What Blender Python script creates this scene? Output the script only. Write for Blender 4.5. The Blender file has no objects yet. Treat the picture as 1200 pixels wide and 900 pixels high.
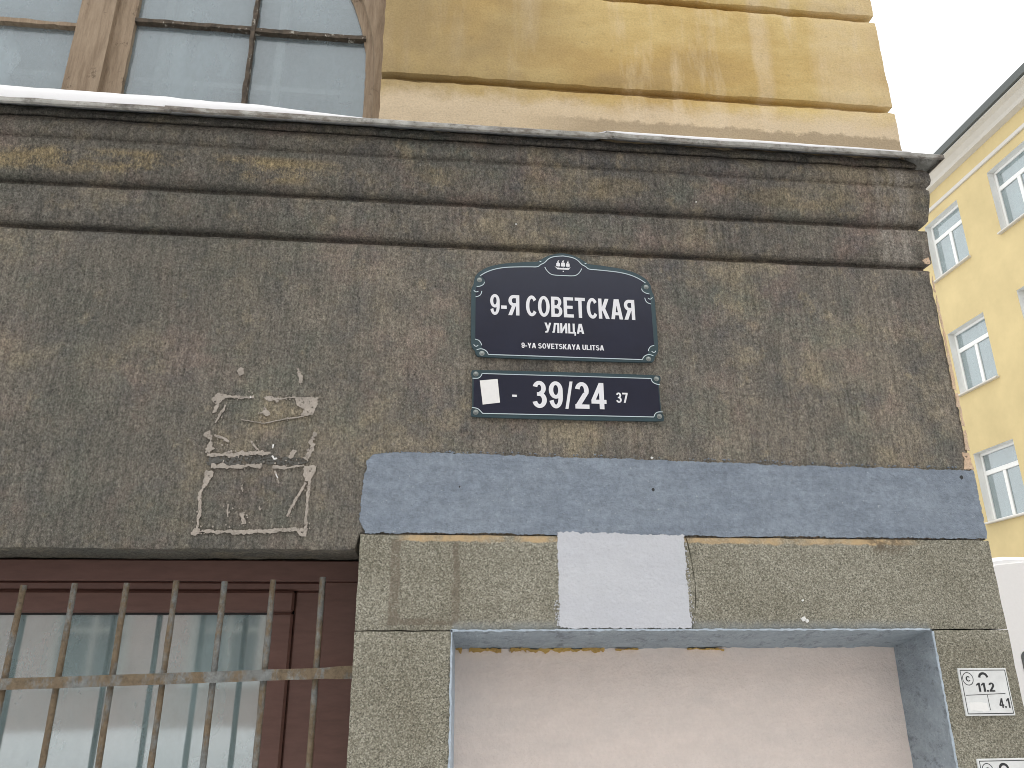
import bpy, bmesh, math, random
from mathutils import Vector, Matrix, noise
from mathutils.geometry import tessellate_polygon
random.seed(7)
rad = math.radians
scn = bpy.context.scene
COL = scn.collection

# ------------------------------------------------------------------ camera
cam_d = bpy.data.cameras.new('camera'); cam = bpy.data.objects.new('camera', cam_d); COL.objects.link(cam)
cam_d.sensor_width = 36.0; cam_d.lens = 27.3; cam_d.clip_start = 0.05; cam_d.clip_end = 3000
yaw, pitch, roll = rad(6.18), rad(19.92), rad(-0.41)
fwd = Vector((math.sin(yaw)*math.cos(pitch), math.cos(yaw)*math.cos(pitch), math.sin(pitch)))
rgt = Vector((math.cos(yaw), -math.sin(yaw), 0)); upv = rgt.cross(fwd)
r2 = rgt*math.cos(roll) + upv*math.sin(roll); u2 = -rgt*math.sin(roll) + upv*math.cos(roll)
cm = Matrix((r2, u2, -fwd)).transposed().to_4x4(); cm.translation = Vector((0, -2.6, 1.6))
cam.matrix_world = cm
scn.camera = cam

# ------------------------------------------------------------------ overcast winter sky, one soft sun
SUN_EL, SUN_AZ = rad(68), rad(205)          # azimuth clockwise from +Y: behind the camera, a little to the left
world = bpy.data.worlds.new('World'); scn.world = world; world.use_nodes = True
wt = world.node_tree; wt.nodes.clear()
sky = wt.nodes.new('ShaderNodeTexSky'); sky.sky_type = 'NISHITA'; sky.sun_disc = False
sky.sun_elevation = SUN_EL; sky.sun_rotation = SUN_AZ; sky.air_density = 1.0; sky.dust_density = 1.5; sky.ozone_density = 1.0
hsv = wt.nodes.new('ShaderNodeHueSaturation'); hsv.inputs['Saturation'].default_value = 0.06
flat = wt.nodes.new('ShaderNodeMixRGB'); flat.inputs['Fac'].default_value = 0.85; flat.inputs['Color2'].default_value = (9.1, 9.2, 9.3, 1)
bg = wt.nodes.new('ShaderNodeBackground'); bg.inputs['Strength'].default_value = 0.15
wo = wt.nodes.new('ShaderNodeOutputWorld')
wt.links.new(sky.outputs[0], hsv.inputs['Color']); wt.links.new(hsv.outputs[0], flat.inputs['Color1'])
wt.links.new(flat.outputs[0], bg.inputs['Color']); wt.links.new(bg.outputs[0], wo.inputs['Surface'])
sd = bpy.data.lights.new('sun', 'SUN'); sun = bpy.data.objects.new('sun', sd); COL.objects.link(sun)
sd.energy = 0.6; sd.angle = rad(25); sd.color = (1.0, 0.97, 0.93)
sdir = Vector((math.sin(SUN_AZ)*math.cos(SUN_EL), math.cos(SUN_AZ)*math.cos(SUN_EL), math.sin(SUN_EL)))
sun.location = sdir*40; sun.rotation_euler = sdir.to_track_quat('Z', 'Y').to_euler()
vs = scn.view_settings; vs.view_transform = 'Standard'; vs.look = 'None'; vs.exposure = 0.25; vs.gamma = 1.0; vs.use_curve_mapping = False
scn.cycles.max_bounces = 8; scn.cycles.transparent_max_bounces = 16
scn.cycles.filter_width = 0.95
scn.cycles.caustics_reflective = False; scn.cycles.caustics_refractive = False

# ------------------------------------------------------------------ shader helpers
def lin(r, g, b):
    f = lambda c: (c/255/12.92) if c/255 <= .04045 else ((c/255+.055)/1.055)**2.4
    return (f(r), f(g), f(b), 1.0)
class G:
    def __init__(s, name):
        s.m = bpy.data.materials.new(name); s.m.use_nodes = True; s.t = s.m.node_tree; s.t.nodes.clear()
        s.out = s.t.nodes.new('ShaderNodeOutputMaterial')
        s.pos = s.t.nodes.new('ShaderNodeNewGeometry').outputs['Position']
        s.sep = None
    def put(s, sock, v):
        if isinstance(v, bpy.types.NodeSocket): s.t.links.new(v, sock)
        elif isinstance(v, (tuple, list)) and len(v) == 3 and sock.type == 'RGBA': sock.default_value = (*v, 1)
        else: sock.default_value = v
    def xyz(s):
        if not s.sep:
            n = s.t.nodes.new('ShaderNodeSeparateXYZ'); s.t.links.new(s.pos, n.inputs[0]); s.sep = n.outputs
        return s.sep
    def vec(s, scale=(1, 1, 1), off=(0, 0, 0)):
        n = s.t.nodes.new('ShaderNodeMapping'); s.t.links.new(s.pos, n.inputs['Vector'])
        n.inputs['Scale'].default_value = scale; n.inputs['Location'].default_value = off; return n.outputs[0]
    def noise(s, scale, detail=3, rough=.55, st=(1, 1, 1), off=(0, 0, 0), dist=0):
        n = s.t.nodes.new('ShaderNodeTexNoise'); s.put(n.inputs['Vector'], s.vec(st, off))
        n.inputs['Scale'].default_value = scale; n.inputs['Detail'].default_value = detail
        n.inputs['Roughness'].default_value = rough; n.inputs['Distortion'].default_value = dist; return n.outputs[0]
    def voro(s, scale, st=(1, 1, 1), out='Distance', feature='F1', off=(0, 0, 0)):
        n = s.t.nodes.new('ShaderNodeTexVoronoi'); n.feature = feature; s.put(n.inputs['Vector'], s.vec(st, off))
        n.inputs['Scale'].default_value = scale; return n.outputs[out]
    def ramp(s, fac, stops, interp='LINEAR'):
        n = s.t.nodes.new('ShaderNodeValToRGB'); s.put(n.inputs[0], fac); e = n.color_ramp.elements; n.color_ramp.interpolation = interp
        while len(e) < len(stops): e.new(.5)
        for el, (p, c) in zip(e, stops):
            el.position = p; el.color = c if isinstance(c, tuple) else (c, c, c, 1)
        return n.outputs[0]
    def mix(s, fac, a, b, mode='MIX'):
        n = s.t.nodes.new('ShaderNodeMixRGB'); n.blend_type = mode
        s.put(n.inputs[0], fac); s.put(n.inputs[1], a); s.put(n.inputs[2], b); return n.outputs[0]
    def math(s, op, a, b=0.0, c=None):
        n = s.t.nodes.new('ShaderNodeMath'); n.operation = op
        s.put(n.inputs[0], a); s.put(n.inputs[1], b)
        if c is not None: s.put(n.inputs[2], c)
        return n.outputs[0]
    def band(s, v, a, b, c, d):       # 0 below a, 1 from b to c, 0 above d
        def mr(x, lo, hi):
            n = s.t.nodes.new('ShaderNodeMapRange'); n.interpolation_type = 'SMOOTHSTEP'; s.put(n.inputs[0], x)
            n.inputs[1].default_value = lo; n.inputs[2].default_value = hi; return n.outputs[0]
        return s.math('MULTIPLY', mr(v, a, b), s.math('SUBTRACT', 1.0, mr(v, c, d)))
    def bump(s, h, strength=.5, dist=.01):
        n = s.t.nodes.new('ShaderNodeBump'); s.put(n.inputs['Height'], h)
        n.inputs['Strength'].default_value = strength; n.inputs['Distance'].default_value = dist; return n.outputs[0]
    def bsdf(s, col, rough=.8, normal=None, metal=0.0, spec=.5, coat=0.0):
        n = s.t.nodes.new('ShaderNodeBsdfPrincipled'); s.put(n.inputs['Base Color'], col); s.put(n.inputs['Roughness'], rough)
        s.put(n.inputs['Metallic'], metal); n.inputs['Specular IOR Level'].default_value = spec; n.inputs['Coat Weight'].default_value = coat
        n.inputs['Coat Roughness'].default_value = .08
        if normal is not None: s.put(n.inputs['Normal'], normal)
        return n.outputs[0]
    def done(s, sh): s.t.links.new(sh, s.out.inputs['Surface']); return s.m
M = {}

def plaster(name, ochre=False):
    g = G(name); x, y, z = g.xyz()[0], g.xyz()[1], g.xyz()[2]
    big = g.noise(.9, 5, .6, off=(3.1, 0, 1.7)); mid = g.noise(4.5, 6, .7); blot = g.noise(11, 5, .7, off=(1, 2, 3))
    comb = g.noise(70, 3, .75, st=(2.2, 2.2, 1.15), dist=.6); comb2 = g.noise(24, 3, .6, st=(3.0, 3.0, .28), off=(5, 0, 2))
    fine = g.noise(135, 4, .8); rough = g.noise(48, 5, .8, off=(6, 1, 2))
    c = g.ramp(big, [(.30, lin(108, 104, 95)), (.48, lin(124, 118, 106)), (.62, lin(138, 130, 114)), (.78, lin(119, 115, 106))])
    def patch(col, scale, off, lo, hi, amt, st=(1, 1, 1)):
        return g.mix(g.math('MULTIPLY', g.ramp(g.noise(scale, 5, .68, off=off, st=st), [(lo, 0.0), (hi, 1.0)]), amt*.85), c, col)
    c = patch(lin(100, 99, 92), 4.5, (0, 0, 0), .44, .60, .75)
    c = patch(lin(160, 148, 120), 2.6, (9, 0, 4), .52, .64, .62)
    c = patch(lin(146, 126, 114), 3.4, (14, 0, 9), .53, .66, .55)
    c = patch(lin(101, 108, 96), 3.0, (21, 0, 3), .52, .66, .6)
    c = patch(lin(90, 90, 90), 5.0, (31, 0, 13), .53, .66, .6)
    c = patch(lin(166, 152, 122), 8.0, (5, 0, 17), .58, .68, .5, (1, 1, .8))
    c = patch(lin(84, 82, 76), 7.0, (4, 0, 8), .56, .70, .55, (2.2, 1, .35))
    c = patch(lin(148, 141, 128), 6.0, (24, 0, 1), .60, .70, .5, (3.0, 1, .22))
    leftgrime = g.math('MULTIPLY', g.band(x, -9, -8, -.75, .25), g.ramp(g.noise(1.6, 5, .7, off=(2, 0, 6)), [(.34, 0.1), (.62, .6)]))
    c = g.mix(leftgrime, c, lin(98, 97, 87))
    if ochre:
        oz = g.band(z, 3.30, 3.345, 3.40, 3.43)
        ox = g.math('MAXIMUM', g.math('MULTIPLY', g.band(x, -2.2, -1.9, -.60, -.2), 1.0), .36)
        on = g.ramp(g.math('MULTIPLY_ADD', g.noise(3.2, 4, .6, st=(1, 1, 2), off=(7, 0, 1)), .80, g.math('MULTIPLY', comb, .22)), [(.47, 0.0), (.57, .85)])
        c = g.mix(g.math('MULTIPLY', g.math('MULTIPLY', oz, ox), on), c, lin(150, 135, 101))
        pale = g.math('MULTIPLY', g.band(x, 1.76, 1.81, 1.90, 1.96), g.ramp(g.noise(9, 5, .7, st=(2.5, 1, .7)), [(.40, 0.0), (.56, .85)]))
        c = g.mix(pale, c, lin(152, 146, 134))
        c = g.mix(.20, c, g.mix(1.0, c, lin(190, 190, 190), 'MULTIPLY'))
    c = g.mix(.62, c, g.ramp(comb, [(.34, .38), (.48, .94), (.62, 1.5)]), 'MULTIPLY')
    c = g.mix(.46, c, g.ramp(comb2, [(.32, .55), (.5, 1.0), (.66, 1.35)]), 'MULTIPLY')
    c = g.mix(.60, c, g.ramp(fine, [(.34, .45), (.5, 1.0), (.64, 1.6)]), 'MULTIPLY')
    c = g.mix(.55, c, g.ramp(rough, [(.34, .50), (.5, 1.0), (.66, 1.4)]), 'MULTIPLY')
    pits = g.ramp(g.voro(30, st=(1, 1, .8)), [(.03, .30), (.13, 1.0)])
    c = g.mix(1.0, c, g.mix(g.ramp(g.noise(9, 2), [(.53, 1.0), (.62, 0.0)]), pits, (1, 1, 1)), 'MULTIPLY')
    spk = g.math('MULTIPLY', g.ramp(g.voro(46, off=(3, 1, 2)), [(.05, 1.0), (.12, 0.0)]), g.ramp(g.noise(7, 3, off=(2, 8, 1)), [(.52, 0.0), (.62, .7)]))
    c = g.mix(spk, c, lin(176, 170, 154))
    c = g.mix(1.0, c, (1.36, 1.36, 1.42), 'MULTIPLY')
    h = g.math('ADD', g.math('MULTIPLY_ADD', comb2, .5, g.math('MULTIPLY', comb, .9)), g.math('MULTIPLY', fine, .8))
    h = g.math('ADD', g.math('ADD', h, g.math('MULTIPLY', rough, 1.3)), g.math('MULTIPLY', blot, 1.0))
    return g.done(g.bsdf(c, .92, g.bump(h, 1.0, .011), spec=.25))
M['plaster'] = plaster('dark_plaster'); M['plaster_cornice'] = plaster('dark_plaster_cornice', True)

def mk_yellow():
    g = G('ochre_plaster'); x, y, z = g.xyz()
    a = g.noise(1.5, 6, .62, st=(.75, 1, 1.5), off=(.4, 0, .3)); b = g.noise(6, 6, .7, st=(1, 1, .8), off=(2, 1, 0)); f = g.noise(120, 3, .6)
    c = g.ramp(a, [(.30, lin(176, 150, 102)), (.44, lin(194, 165, 106)), (.56, lin(212, 188, 130)), (.68, lin(212, 193, 152))])
    streak = g.noise(3.2, 5, .65, st=(1.8, 1, .28), off=(1.7, 0, 5))
    c = g.mix(g.ramp(streak, [(.52, 0.0), (.66, .7)]), c, lin(222, 203, 168))
    c = g.mix(g.ramp(b, [(.54, 0.0), (.74, .35)]), c, lin(182, 154, 100))
    gr = g.math('MULTIPLY', g.band(x, -3, -2.9, .05, .9), g.ramp(g.noise(1.6, 4, .6, off=(6, 0, 2)), [(.30, 0.15), (.58, .85)]))
    c = g.mix(gr, c, lin(158, 138, 100))
    wx = g.math('MULTIPLY_ADD', g.noise(4, 4, .7, st=(1, 1, .5), off=(5, 0, 5)), .10, x)
    pr = g.math('MAXIMUM', g.band(wx, 1.40, 1.43, 1.47, 1.51), g.math('MULTIPLY', g.band(wx, 1.66, 1.74, 4, 5), .8))
    c = g.mix(g.math('MULTIPLY', g.math('MULTIPLY', pr, g.ramp(g.noise(7, 5, .7, off=(2, 0, 9)), [(.3, .45), (.6, 1.0)])), .62), c, lin(220, 200, 164))
    # pale washed-out zone along the foot of the lowest course, grey splash dirt under it
    zz = g.math('MULTIPLY_ADD', g.noise(5, 5, .7, off=(3, 0, 0)), .20, z)
    c = g.mix(g.math('MULTIPLY', g.band(zz, 3.0, 3.1, 3.86, 3.95), .75), c, lin(222, 204, 176))
    dz = g.math('MULTIPLY_ADD', g.noise(16, 5, .75, off=(1, 0, 9)), .10, z)
    dx = g.band(x, .25, .75, 5, 6)
    c = g.mix(g.math('MULTIPLY', g.math('MULTIPLY', g.band(dz, 3.0, 3.1, 3.765, 3.785), dx), .75), c, lin(163, 146, 120))
    dk = g.ramp(g.noise(14, 6, .8, off=(8, 0, 3)), [(.60, 0.0), (.70, .55)])
    c = g.mix(g.math('MULTIPLY', dk, .85), c, lin(120, 104, 80))
    c = g.mix(.4, c, g.ramp(f, [(.3, .72), (.6, 1.12)]), 'MULTIPLY')
    h = g.math('ADD', g.math('MULTIPLY', b, .8), g.math('MULTIPLY', f, .25))
    return g.done(g.bsdf(c, .9, g.bump(h, .8, .009), spec=.25))
M['yellow'] = mk_yellow()

def mk_granite():
    g = G('granite'); x, y, z = g.xyz()
    v = g.voro(270, out='Color'); sp = g.t.nodes.new('ShaderNodeSeparateColor'); g.t.links.new(v, sp.inputs[0])
    c = g.ramp(sp.outputs[0], [(.0, lin(66, 64, 56)), (.22, lin(108, 105, 92)), (.55, lin(142, 140, 127)), (.85, lin(184, 181, 166)), (1, lin(210, 207, 194))])
    c = g.mix(.55, c, g.ramp(g.noise(160, 3, .75), [(.36, lin(84, 82, 72)), (.52, lin(140, 137, 121)), (.66, lin(182, 177, 160))]))
    c = g.mix(g.ramp(g.noise(2.4, 5, .65), [(.42, 0.0), (.7, .5)]), c, g.mix(1.0, c, lin(176, 170, 152), 'MULTIPLY'))
    c = g.mix(g.ramp(g.noise(16, 5, .7, off=(4, 0, 0)), [(.60, 0.0), (.70, .5)]), c, lin(112, 106, 92))
    # wet glue ghosts left by a removed board
    wob = g.math('MULTIPLY_ADD', g.noise(22, 4, .7, st=(1, 1, .5)), .03, x)
    gl = g.math('MAXIMUM', g.band(wob, -.107, -.099, -.078, -.070), g.band(wob, .094, .101, .117, .124))
    zl = g.math('MULTIPLY_ADD', g.noise(14, 4, .7), .06, z)
    bl = g.math('MULTIPLY', g.band(zl, 1.745, 1.752, 1.766, 1.772), g.band(x, -.09, -.08, .10, .11))
    gl = g.math('MULTIPLY', g.math('MAXIMUM', gl, bl), g.band(z, 1.72, 1.725, 1.985, 2.0))
    gl = g.math('MULTIPLY', gl, g.ramp(g.noise(30, 5, .8, off=(1, 4, 2)), [(.34, .25), (.55, 1.0)]))
    c = g.mix(g.math('MULTIPLY', gl, .7), c, lin(108, 98, 85))
    # ochre wash smeared along the top arris
    oz = g.math('MULTIPLY_ADD', g.noise(18, 4, .7, off=(0, 0, 5)), .03, z)
    om = g.math('MULTIPLY', g.band(oz, 1.998, 2.005, 2.2, 2.3), g.band(x, -.12, -.05, 1.62, 1.75))
    om = g.math('MULTIPLY', om, g.ramp(g.noise(5, 4, .7, off=(0, 0, 2)), [(.38, .05), (.56, .95)]))
    c = g.mix(g.math('MULTIPLY', om, .85), c, lin(196, 168, 126))
    st_ = g.math('MULTIPLY', g.math('MULTIPLY', g.band(x, 1.50, 1.56, 1.62, 1.70), g.band(z, 1.945, 1.985, 2.2, 2.3)), g.ramp(g.noise(26, 5, .75, off=(0, 2, 0)), [(.42, 0.0), (.52, .8)]))
    c = g.mix(st_, c, lin(96, 84, 68))
    c = g.mix(g.ramp(g.noise(6, 6, .8, off=(7, 0, 4)), [(.58, 0.0), (.66, .4)]), c, lin(104, 99, 86))
    # blue-grey overspray round the niche
    pz = g.math('MULTIPLY', g.band(z, 1.70, 1.705, 1.712, 1.745), g.band(x, .08, .09, 1.69, 1.71))
    c = g.mix(g.math('MULTIPLY', pz, g.ramp(g.noise(9, 4, .7), [(.3, .1), (.6, .7)])), c, lin(140, 146, 146))
    h = g.math('ADD', sp.outputs[0], g.math('MULTIPLY', g.noise(40, 4, .7), 1.5))
    return g.done(g.bsdf(c, .75, g.bump(h, .45, .003), spec=.35))
M['granite'] = mk_granite()

def paint(name, col, col2, rough=.6, bumpd=.004, speck=True, dark=None, mot=1.0, holes=None):
    g = G(name)
    a = g.noise(3.5, 5, .6, st=(1, 1, 2.2)); f = g.noise(90, 4, .65); b = g.noise(22, 5, .7)
    c = g.mix(g.ramp(a, [(.36, 0.0), (.66, 1.0)]), col, col2)
    c = g.mix(.6*mot, c, g.ramp(b, [(.3, .80), (.65, 1.14)]), 'MULTIPLY')
    c = g.mix(.6*mot, c, g.ramp(f, [(.32, .84), (.5, 1.0), (.68, 1.16)]), 'MULTIPLY')
    c = g.mix(.5*mot, c, g.ramp(g.noise(9, 4, .7, st=(.5, 1, 3.2), off=(3, 1, 7)), [(.34, .86), (.62, 1.1)]), 'MULTIPLY')
    if speck:
        c = g.mix(g.ramp(g.noise(75, 3, .8, off=(2, 0, 0)), [(.67, 0.0), (.71, .5)]), c, (.6, .64, .68))
    if dark:
        c = g.mix(g.ramp(g.noise(15, 5, .8, st=(1.4, 1, 1.4), off=(0, 0, 1)), [(.54, 0.0), (.63, .7)]), c, dark)
    h = g.math('ADD', f, g.math('MULTIPLY', b, .8))
    sh = g.bsdf(c, rough, g.bump(h, .95, bumpd*1.6*(.35+.65*mot)), spec=.35)
    if holes:
        tr = g.t.nodes.new('ShaderNodeBsdfTransparent'); mx = g.t.nodes.new('ShaderNodeMixShader')
        g.put(mx.inputs[0], g.ramp(g.noise(95, 4, .75, off=(3, 3, 3)), [(holes-.03, 0.0), (holes+.05, 1.0)])); g.put(mx.inputs[1], tr.outputs[0]); g.put(mx.inputs[2], sh); sh = mx.outputs[0]
    return g.done(sh)
M['blue'] = paint('blue_grey_paint', lin(138, 149, 161), lin(126, 137, 150), mot=1.35)
M['whitepaint'] = paint('white_paint', lin(196, 199, 205), lin(200, 203, 208), speck=False, mot=.25)
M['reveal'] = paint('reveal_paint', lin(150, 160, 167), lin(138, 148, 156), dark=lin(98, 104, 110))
M['reveal_pale'] = paint('reveal_paint_pale', lin(176, 190, 202), lin(186, 198, 208), speck=False)  # pale lip paint, also the lit copy of the reveal paint
M['pink'] = paint('pale_pink_plaster', lin(226, 214, 206), lin(219, 209, 202), rough=.85, speck=False, mot=.3)
M['residue'] = paint('plaster_residue', lin(182, 173, 162), lin(164, 157, 147), rough=.9, speck=False, holes=.37)
M['residue_white'] = paint('white_residue', lin(235, 235, 232), lin(235, 235, 232), rough=.9, speck=False)
M['smear'] = paint('dark_smear', lin(102, 101, 96), lin(92, 91, 87), rough=.9, speck=False, holes=.46)
M['peach'] = paint('peach_plaster', lin(214, 182, 150), lin(208, 188, 166), rough=.9, speck=False, holes=.36)
M['ochre_foam'] = paint('ochre_sealant', lin(192, 160, 92), lin(172, 140, 84), rough=.8, speck=False)

def simple(name, col, rough=.5, metal=0.0, bump=0.0, scale=40, var=.15, spec=.5, coat=0.0, st=(1, 1, 1)):
    g = G(name)
    n = g.noise(scale, 5, .65, st=st)
    c = g.mix(1.0, col, g.ramp(n, [(.3, 1-var), (.7, 1+var)]), 'MULTIPLY')
    return g.done(g.bsdf(c, rough, g.bump(n, bump, .004) if bump else None, metal, spec, coat))
def mk_flash():
    g = G('rusty_flashing')
    a = g.noise(5, 6, .75, st=(1, 1, 2.5)); b = g.noise(28, 5, .7, st=(.6, 1, 1))
    c = g.ramp(b, [(.3, lin(128, 126, 119)), (.6, lin(164, 163, 157)), (.75, lin(180, 180, 176))])
    c = g.mix(g.ramp(a, [(.50, 0.0), (.60, .75)]), c, lin(98, 86, 74))
    c = g.mix(g.ramp(g.noise(9, 6, .8, off=(3, 0, 1)), [(.52, 0.0), (.64, .7)]), c, lin(70, 64, 58))
    return g.done(g.bsdf(c, .62, g.bump(b, .4, .004), .25))
M['flash'] = mk_flash()
def mk_bar():
    g = G('rusty_painted_iron')
    a = g.noise(13, 6, .75, st=(1, 1, .5)); b = g.noise(70, 4, .7)
    c = g.ramp(b, [(.3, lin(96, 98, 96)), (.7, lin(134, 138, 136))])
    c = g.mix(g.ramp(a, [(.42, 0.0), (.54, .9)]), c, g.ramp(b, [(.3, lin(92, 78, 58)), (.7, lin(126, 108, 82))]))
    return g.done(g.bsdf(c, .75, g.bump(g.math('ADD', a, b), .7, .003), .1))
M['bar'] = mk_bar()
M['brown'] = simple('brown_window_profile', lin(104, 76, 68), .45, bump=.04, scale=14, var=.14, st=(1, 1, 4))
def mk_wood():
    g = G('weathered_wood')
    a = g.noise(14, 5, .7, st=(4, 4, .35)); b = g.noise(60, 4, .7, st=(3, 3, .5)); m = g.noise(9, 5, .8)
    c = g.ramp(a, [(.3, lin(132, 114, 94)), (.55, lin(160, 142, 120)), (.75, lin(174, 156, 134))])
    c = g.mix(g.ramp(m, [(.58, 0.0), (.68, .8)]), c, lin(86, 70, 54))
    c = g.mix(.4, c, g.ramp(b, [(.3, .7), (.65, 1.1)]), 'MULTIPLY')
    return g.done(g.bsdf(c, .8, g.bump(g.math('ADD', a, b), .5, .004), spec=.3))
M['wood'] = mk_wood()
def mk_muntin():
    g = G('old_putty_muntin'); n = g.noise(38, 5, .7); p = g.noise(26, 4, .75, off=(2, 5, 1))
    c = g.mix(1.0, lin(84, 74, 62), g.ramp(n, [(.3, .4), (.7, 1.5)]), 'MULTIPLY')
    c = g.mix(g.ramp(p, [(.60, 0.0), (.66, .85)]), c, lin(196, 192, 180))
    return g.done(g.bsdf(c, .85, g.bump(n, .7, .005)))
M['wood_dark'] = mk_muntin()
M['inner'] = simple('inner_sash_paint', lin(206, 206, 198), .6)
def mk_glass(name, refl, rough, dust_haze, hazecol, tint, wav=0.0):
    g = G(name)
    tr = g.t.nodes.new('ShaderNodeBsdfTransparent'); tr.inputs[0].default_value = (*tint, 1)
    gl = g.t.nodes.new('ShaderNodeBsdfGlossy'); gl.inputs['Roughness'].default_value = rough
    lw = g.t.nodes.new('ShaderNodeLayerWeight'); lw.inputs['Blend'].default_value = .5
    nb = g.bump(g.noise(2.5, 3, .5), wav, .02) if wav else None
    if nb: g.put(gl.inputs['Normal'], nb)
    fac = g.math('MULTIPLY_ADD', g.math('POWER', lw.outputs['Facing'], 4.0), 1-refl, refl)
    m1 = g.t.nodes.new('ShaderNodeMixShader'); g.put(m1.inputs[0], fac); g.put(m1.inputs[1], tr.outputs[0]); g.put(m1.inputs[2], gl.outputs[0])
    df = g.t.nodes.new('ShaderNodeBsdfDiffuse'); df.inputs[0].default_value = hazecol  # diffuse layer: dust on old panes, painted brightness on film and far glass
    m2 = g.t.nodes.new('ShaderNodeMixShader')
    g.put(m2.inputs[0], g.math('MULTIPLY', g.ramp(g.noise(2.2, 6, .7, st=(1.3, 1, .6)), [(.3, .55), (.7, 1.25)]), dust_haze))
    g.put(m2.inputs[1], m1.outputs[0]); g.put(m2.inputs[2], df.outputs[0])
    return g.done(m2.outputs[0])
M['glass_film'] = mk_glass('mirror_film_glass', .44, .05, .36, lin(182, 206, 208), (.8, .85, .86), .015)
M['glass_old'] = mk_glass('dusty_old_glass', .115, .03, .36, lin(186, 202, 208), (.86, .9, .92), .006)
M['glass_far'] = mk_glass('window_glass', .30, .02, .28, lin(196, 214, 218), (.7, .78, .78))
def mk_snow():
    g = G('snow'); n = g.noise(9, 5, .6); f = g.noise(120, 3, .6)
    return g.done(g.bsdf((.93, .94, .95), .85, g.bump(g.math('ADD', n, g.math('MULTIPLY', f, .2)), .3, .01), spec=.2))
M['snow'] = mk_snow()
M['navy'] = simple('navy_enamel', (.013, .017, .036, 1), .2, var=.12, scale=8, spec=.5)
M['teal'] = simple('teal_enamel_rim', (.030, .062, .074, 1), .32, var=.15, scale=12)
M['white_enamel'] = simple('white_enamel', (.80, .81, .84, 1), .4, var=.03)
M['line'] = simple('pale_blue_line', (.58, .68, .72, 1), .4, var=.05)
M['bolt'] = simple('bolt_zinc', (.30, .33, .32, 1), .4, .6, bump=.3, var=.3)
M['paper'] = simple('white_paper', (.84, .84, .82, 1), .8, var=.03)
M['plate'] = simple('white_plate', (.74, .76, .75, 1), .5, var=.10, scale=18)
M['ink'] = simple('black_ink', (.025, .028, .03, 1), .6)
M['yb_wall'] = simple('yellow_facade', lin(203, 184, 136), .9, bump=.15, scale=.9, var=.09)
M['yb_white'] = simple('white_trim', lin(206, 202, 194), .8, scale=2, var=.05)
M['yb_pvc'] = simple('white_pvc', lin(232, 232, 228), .5, var=.02)
M['yb_roof'] = simple('grey_roof_metal', lin(92, 96, 94), .6, .3)
M['room'] = simple('room_wall', lin(190, 190, 184), .9)
M['curtain'] = simple('curtain_cloth', lin(208, 210, 204), .9, var=.1, scale=6, st=(6, 1, .2))
M['dark_int'] = simple('dark_interior', lin(112, 108, 92), .9, scale=1.5, var=.5, st=(1, 1.5, .4))
M['teal_blind'] = simple('teal_blind', lin(120, 158, 152), .8, scale=6, var=.06)
M['van'] = simple('white_van_paint', (.93, .93, .93, 1), .3, var=.02, coat=.4)
M['van_glass'] = simple('van_glass', (.10, .115, .115, 1), .12, spec=.6)
M['rubber'] = simple('black_rubber', (.02, .02, .02, 1), .8)
M['red_lens'] = simple('red_lens', (.45, .02, .02, 1), .25)
M['amber_lens'] = simple('amber_lens', (.7, .25, .03, 1), .25)
M['op_wall'] = simple('pink_facade', lin(200, 182, 174), .9, scale=.8, var=.08)
M['asphalt'] = simple('slushy_asphalt', (.22, .22, .23, 1), .7, bump=.4, scale=5, var=.4)
M['stone'] = simple('kerb_stone', (.28, .27, .26, 1), .8, bump=.3)

# ------------------------------------------------------------------ object helpers
def tag(o, label=None, cat=None, group=None, kind=None):
    if label: o['label'] = label
    if cat: o['category'] = cat
    if group: o['group'] = group
    if kind: o['kind'] = kind
    return o
def thing(name, loc, label, cat, group=None):
    o = bpy.data.objects.new(name, None); COL.objects.link(o); o.location = loc; o.empty_display_size = .1
    return tag(o, label, cat, group)
def origin(o):
    v = Vector((0, 0, 0))
    while o: v += o.location; o = o.parent
    return v
def link(name, bm, mat, parent=None, smooth=None):
    """bm holds world coordinates; the object hangs under its parent without moving"""
    off = origin(parent) if parent else Vector((0, 0, 0))
    c = Vector((0, 0, 0))
    if bm.verts:
        xs = [v.co for v in bm.verts]
        lo = Vector([min(v[i] for v in xs) for i in range(3)]); hi = Vector([max(v[i] for v in xs) for i in range(3)])
        c = Vector(((lo.x+hi.x)/2, (lo.y+hi.y)/2, lo.z))
    for v in bm.verts: v.co -= c
    bmesh.ops.recalc_face_normals(bm, faces=bm.faces)
    me = bpy.data.meshes.new(name); bm.to_mesh(me); bm.free()
    for mm in (mat if isinstance(mat, (list, tuple)) else [mat]): me.materials.append(M[mm])
    if smooth:
        for p in me.polygons: p.use_smooth = True
        try: me.set_sharp_from_angle(angle=rad(smooth))
        except Exception: pass
    o = bpy.data.objects.new(name, me); COL.objects.link(o); o.parent = parent; o.location = c-off
    return o
def NB(): return bmesh.new()
def add_box(bm, x0, x1, y0, y1, z0, z1, bev=0.0, seg=1):
    vs = [bm.verts.new(p) for p in ((x0, y0, z0), (x1, y0, z0), (x1, y1, z0), (x0, y1, z0), (x0, y0, z1), (x1, y0, z1), (x1, y1, z1), (x0, y1, z1))]
    fs = [bm.faces.new([vs[i] for i in f]) for f in ((3, 2, 1, 0), (4, 5, 6, 7), (0, 1, 5, 4), (1, 2, 6, 5), (2, 3, 7, 6), (3, 0, 4, 7))]
    if bev:
        ed = list({e for f in fs for e in f.edges})
        bmesh.ops.bevel(bm, geom=ed, offset=bev, segments=seg, affect='EDGES', profile=.6)
    return vs
def box(name, x0, x1, y0, y1, z0, z1, mat, parent=None, bev=0.0, seg=1):
    bm = NB(); add_box(bm, x0, x1, y0, y1, z0, z1, bev, seg); return link(name, bm, mat, parent)
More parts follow.
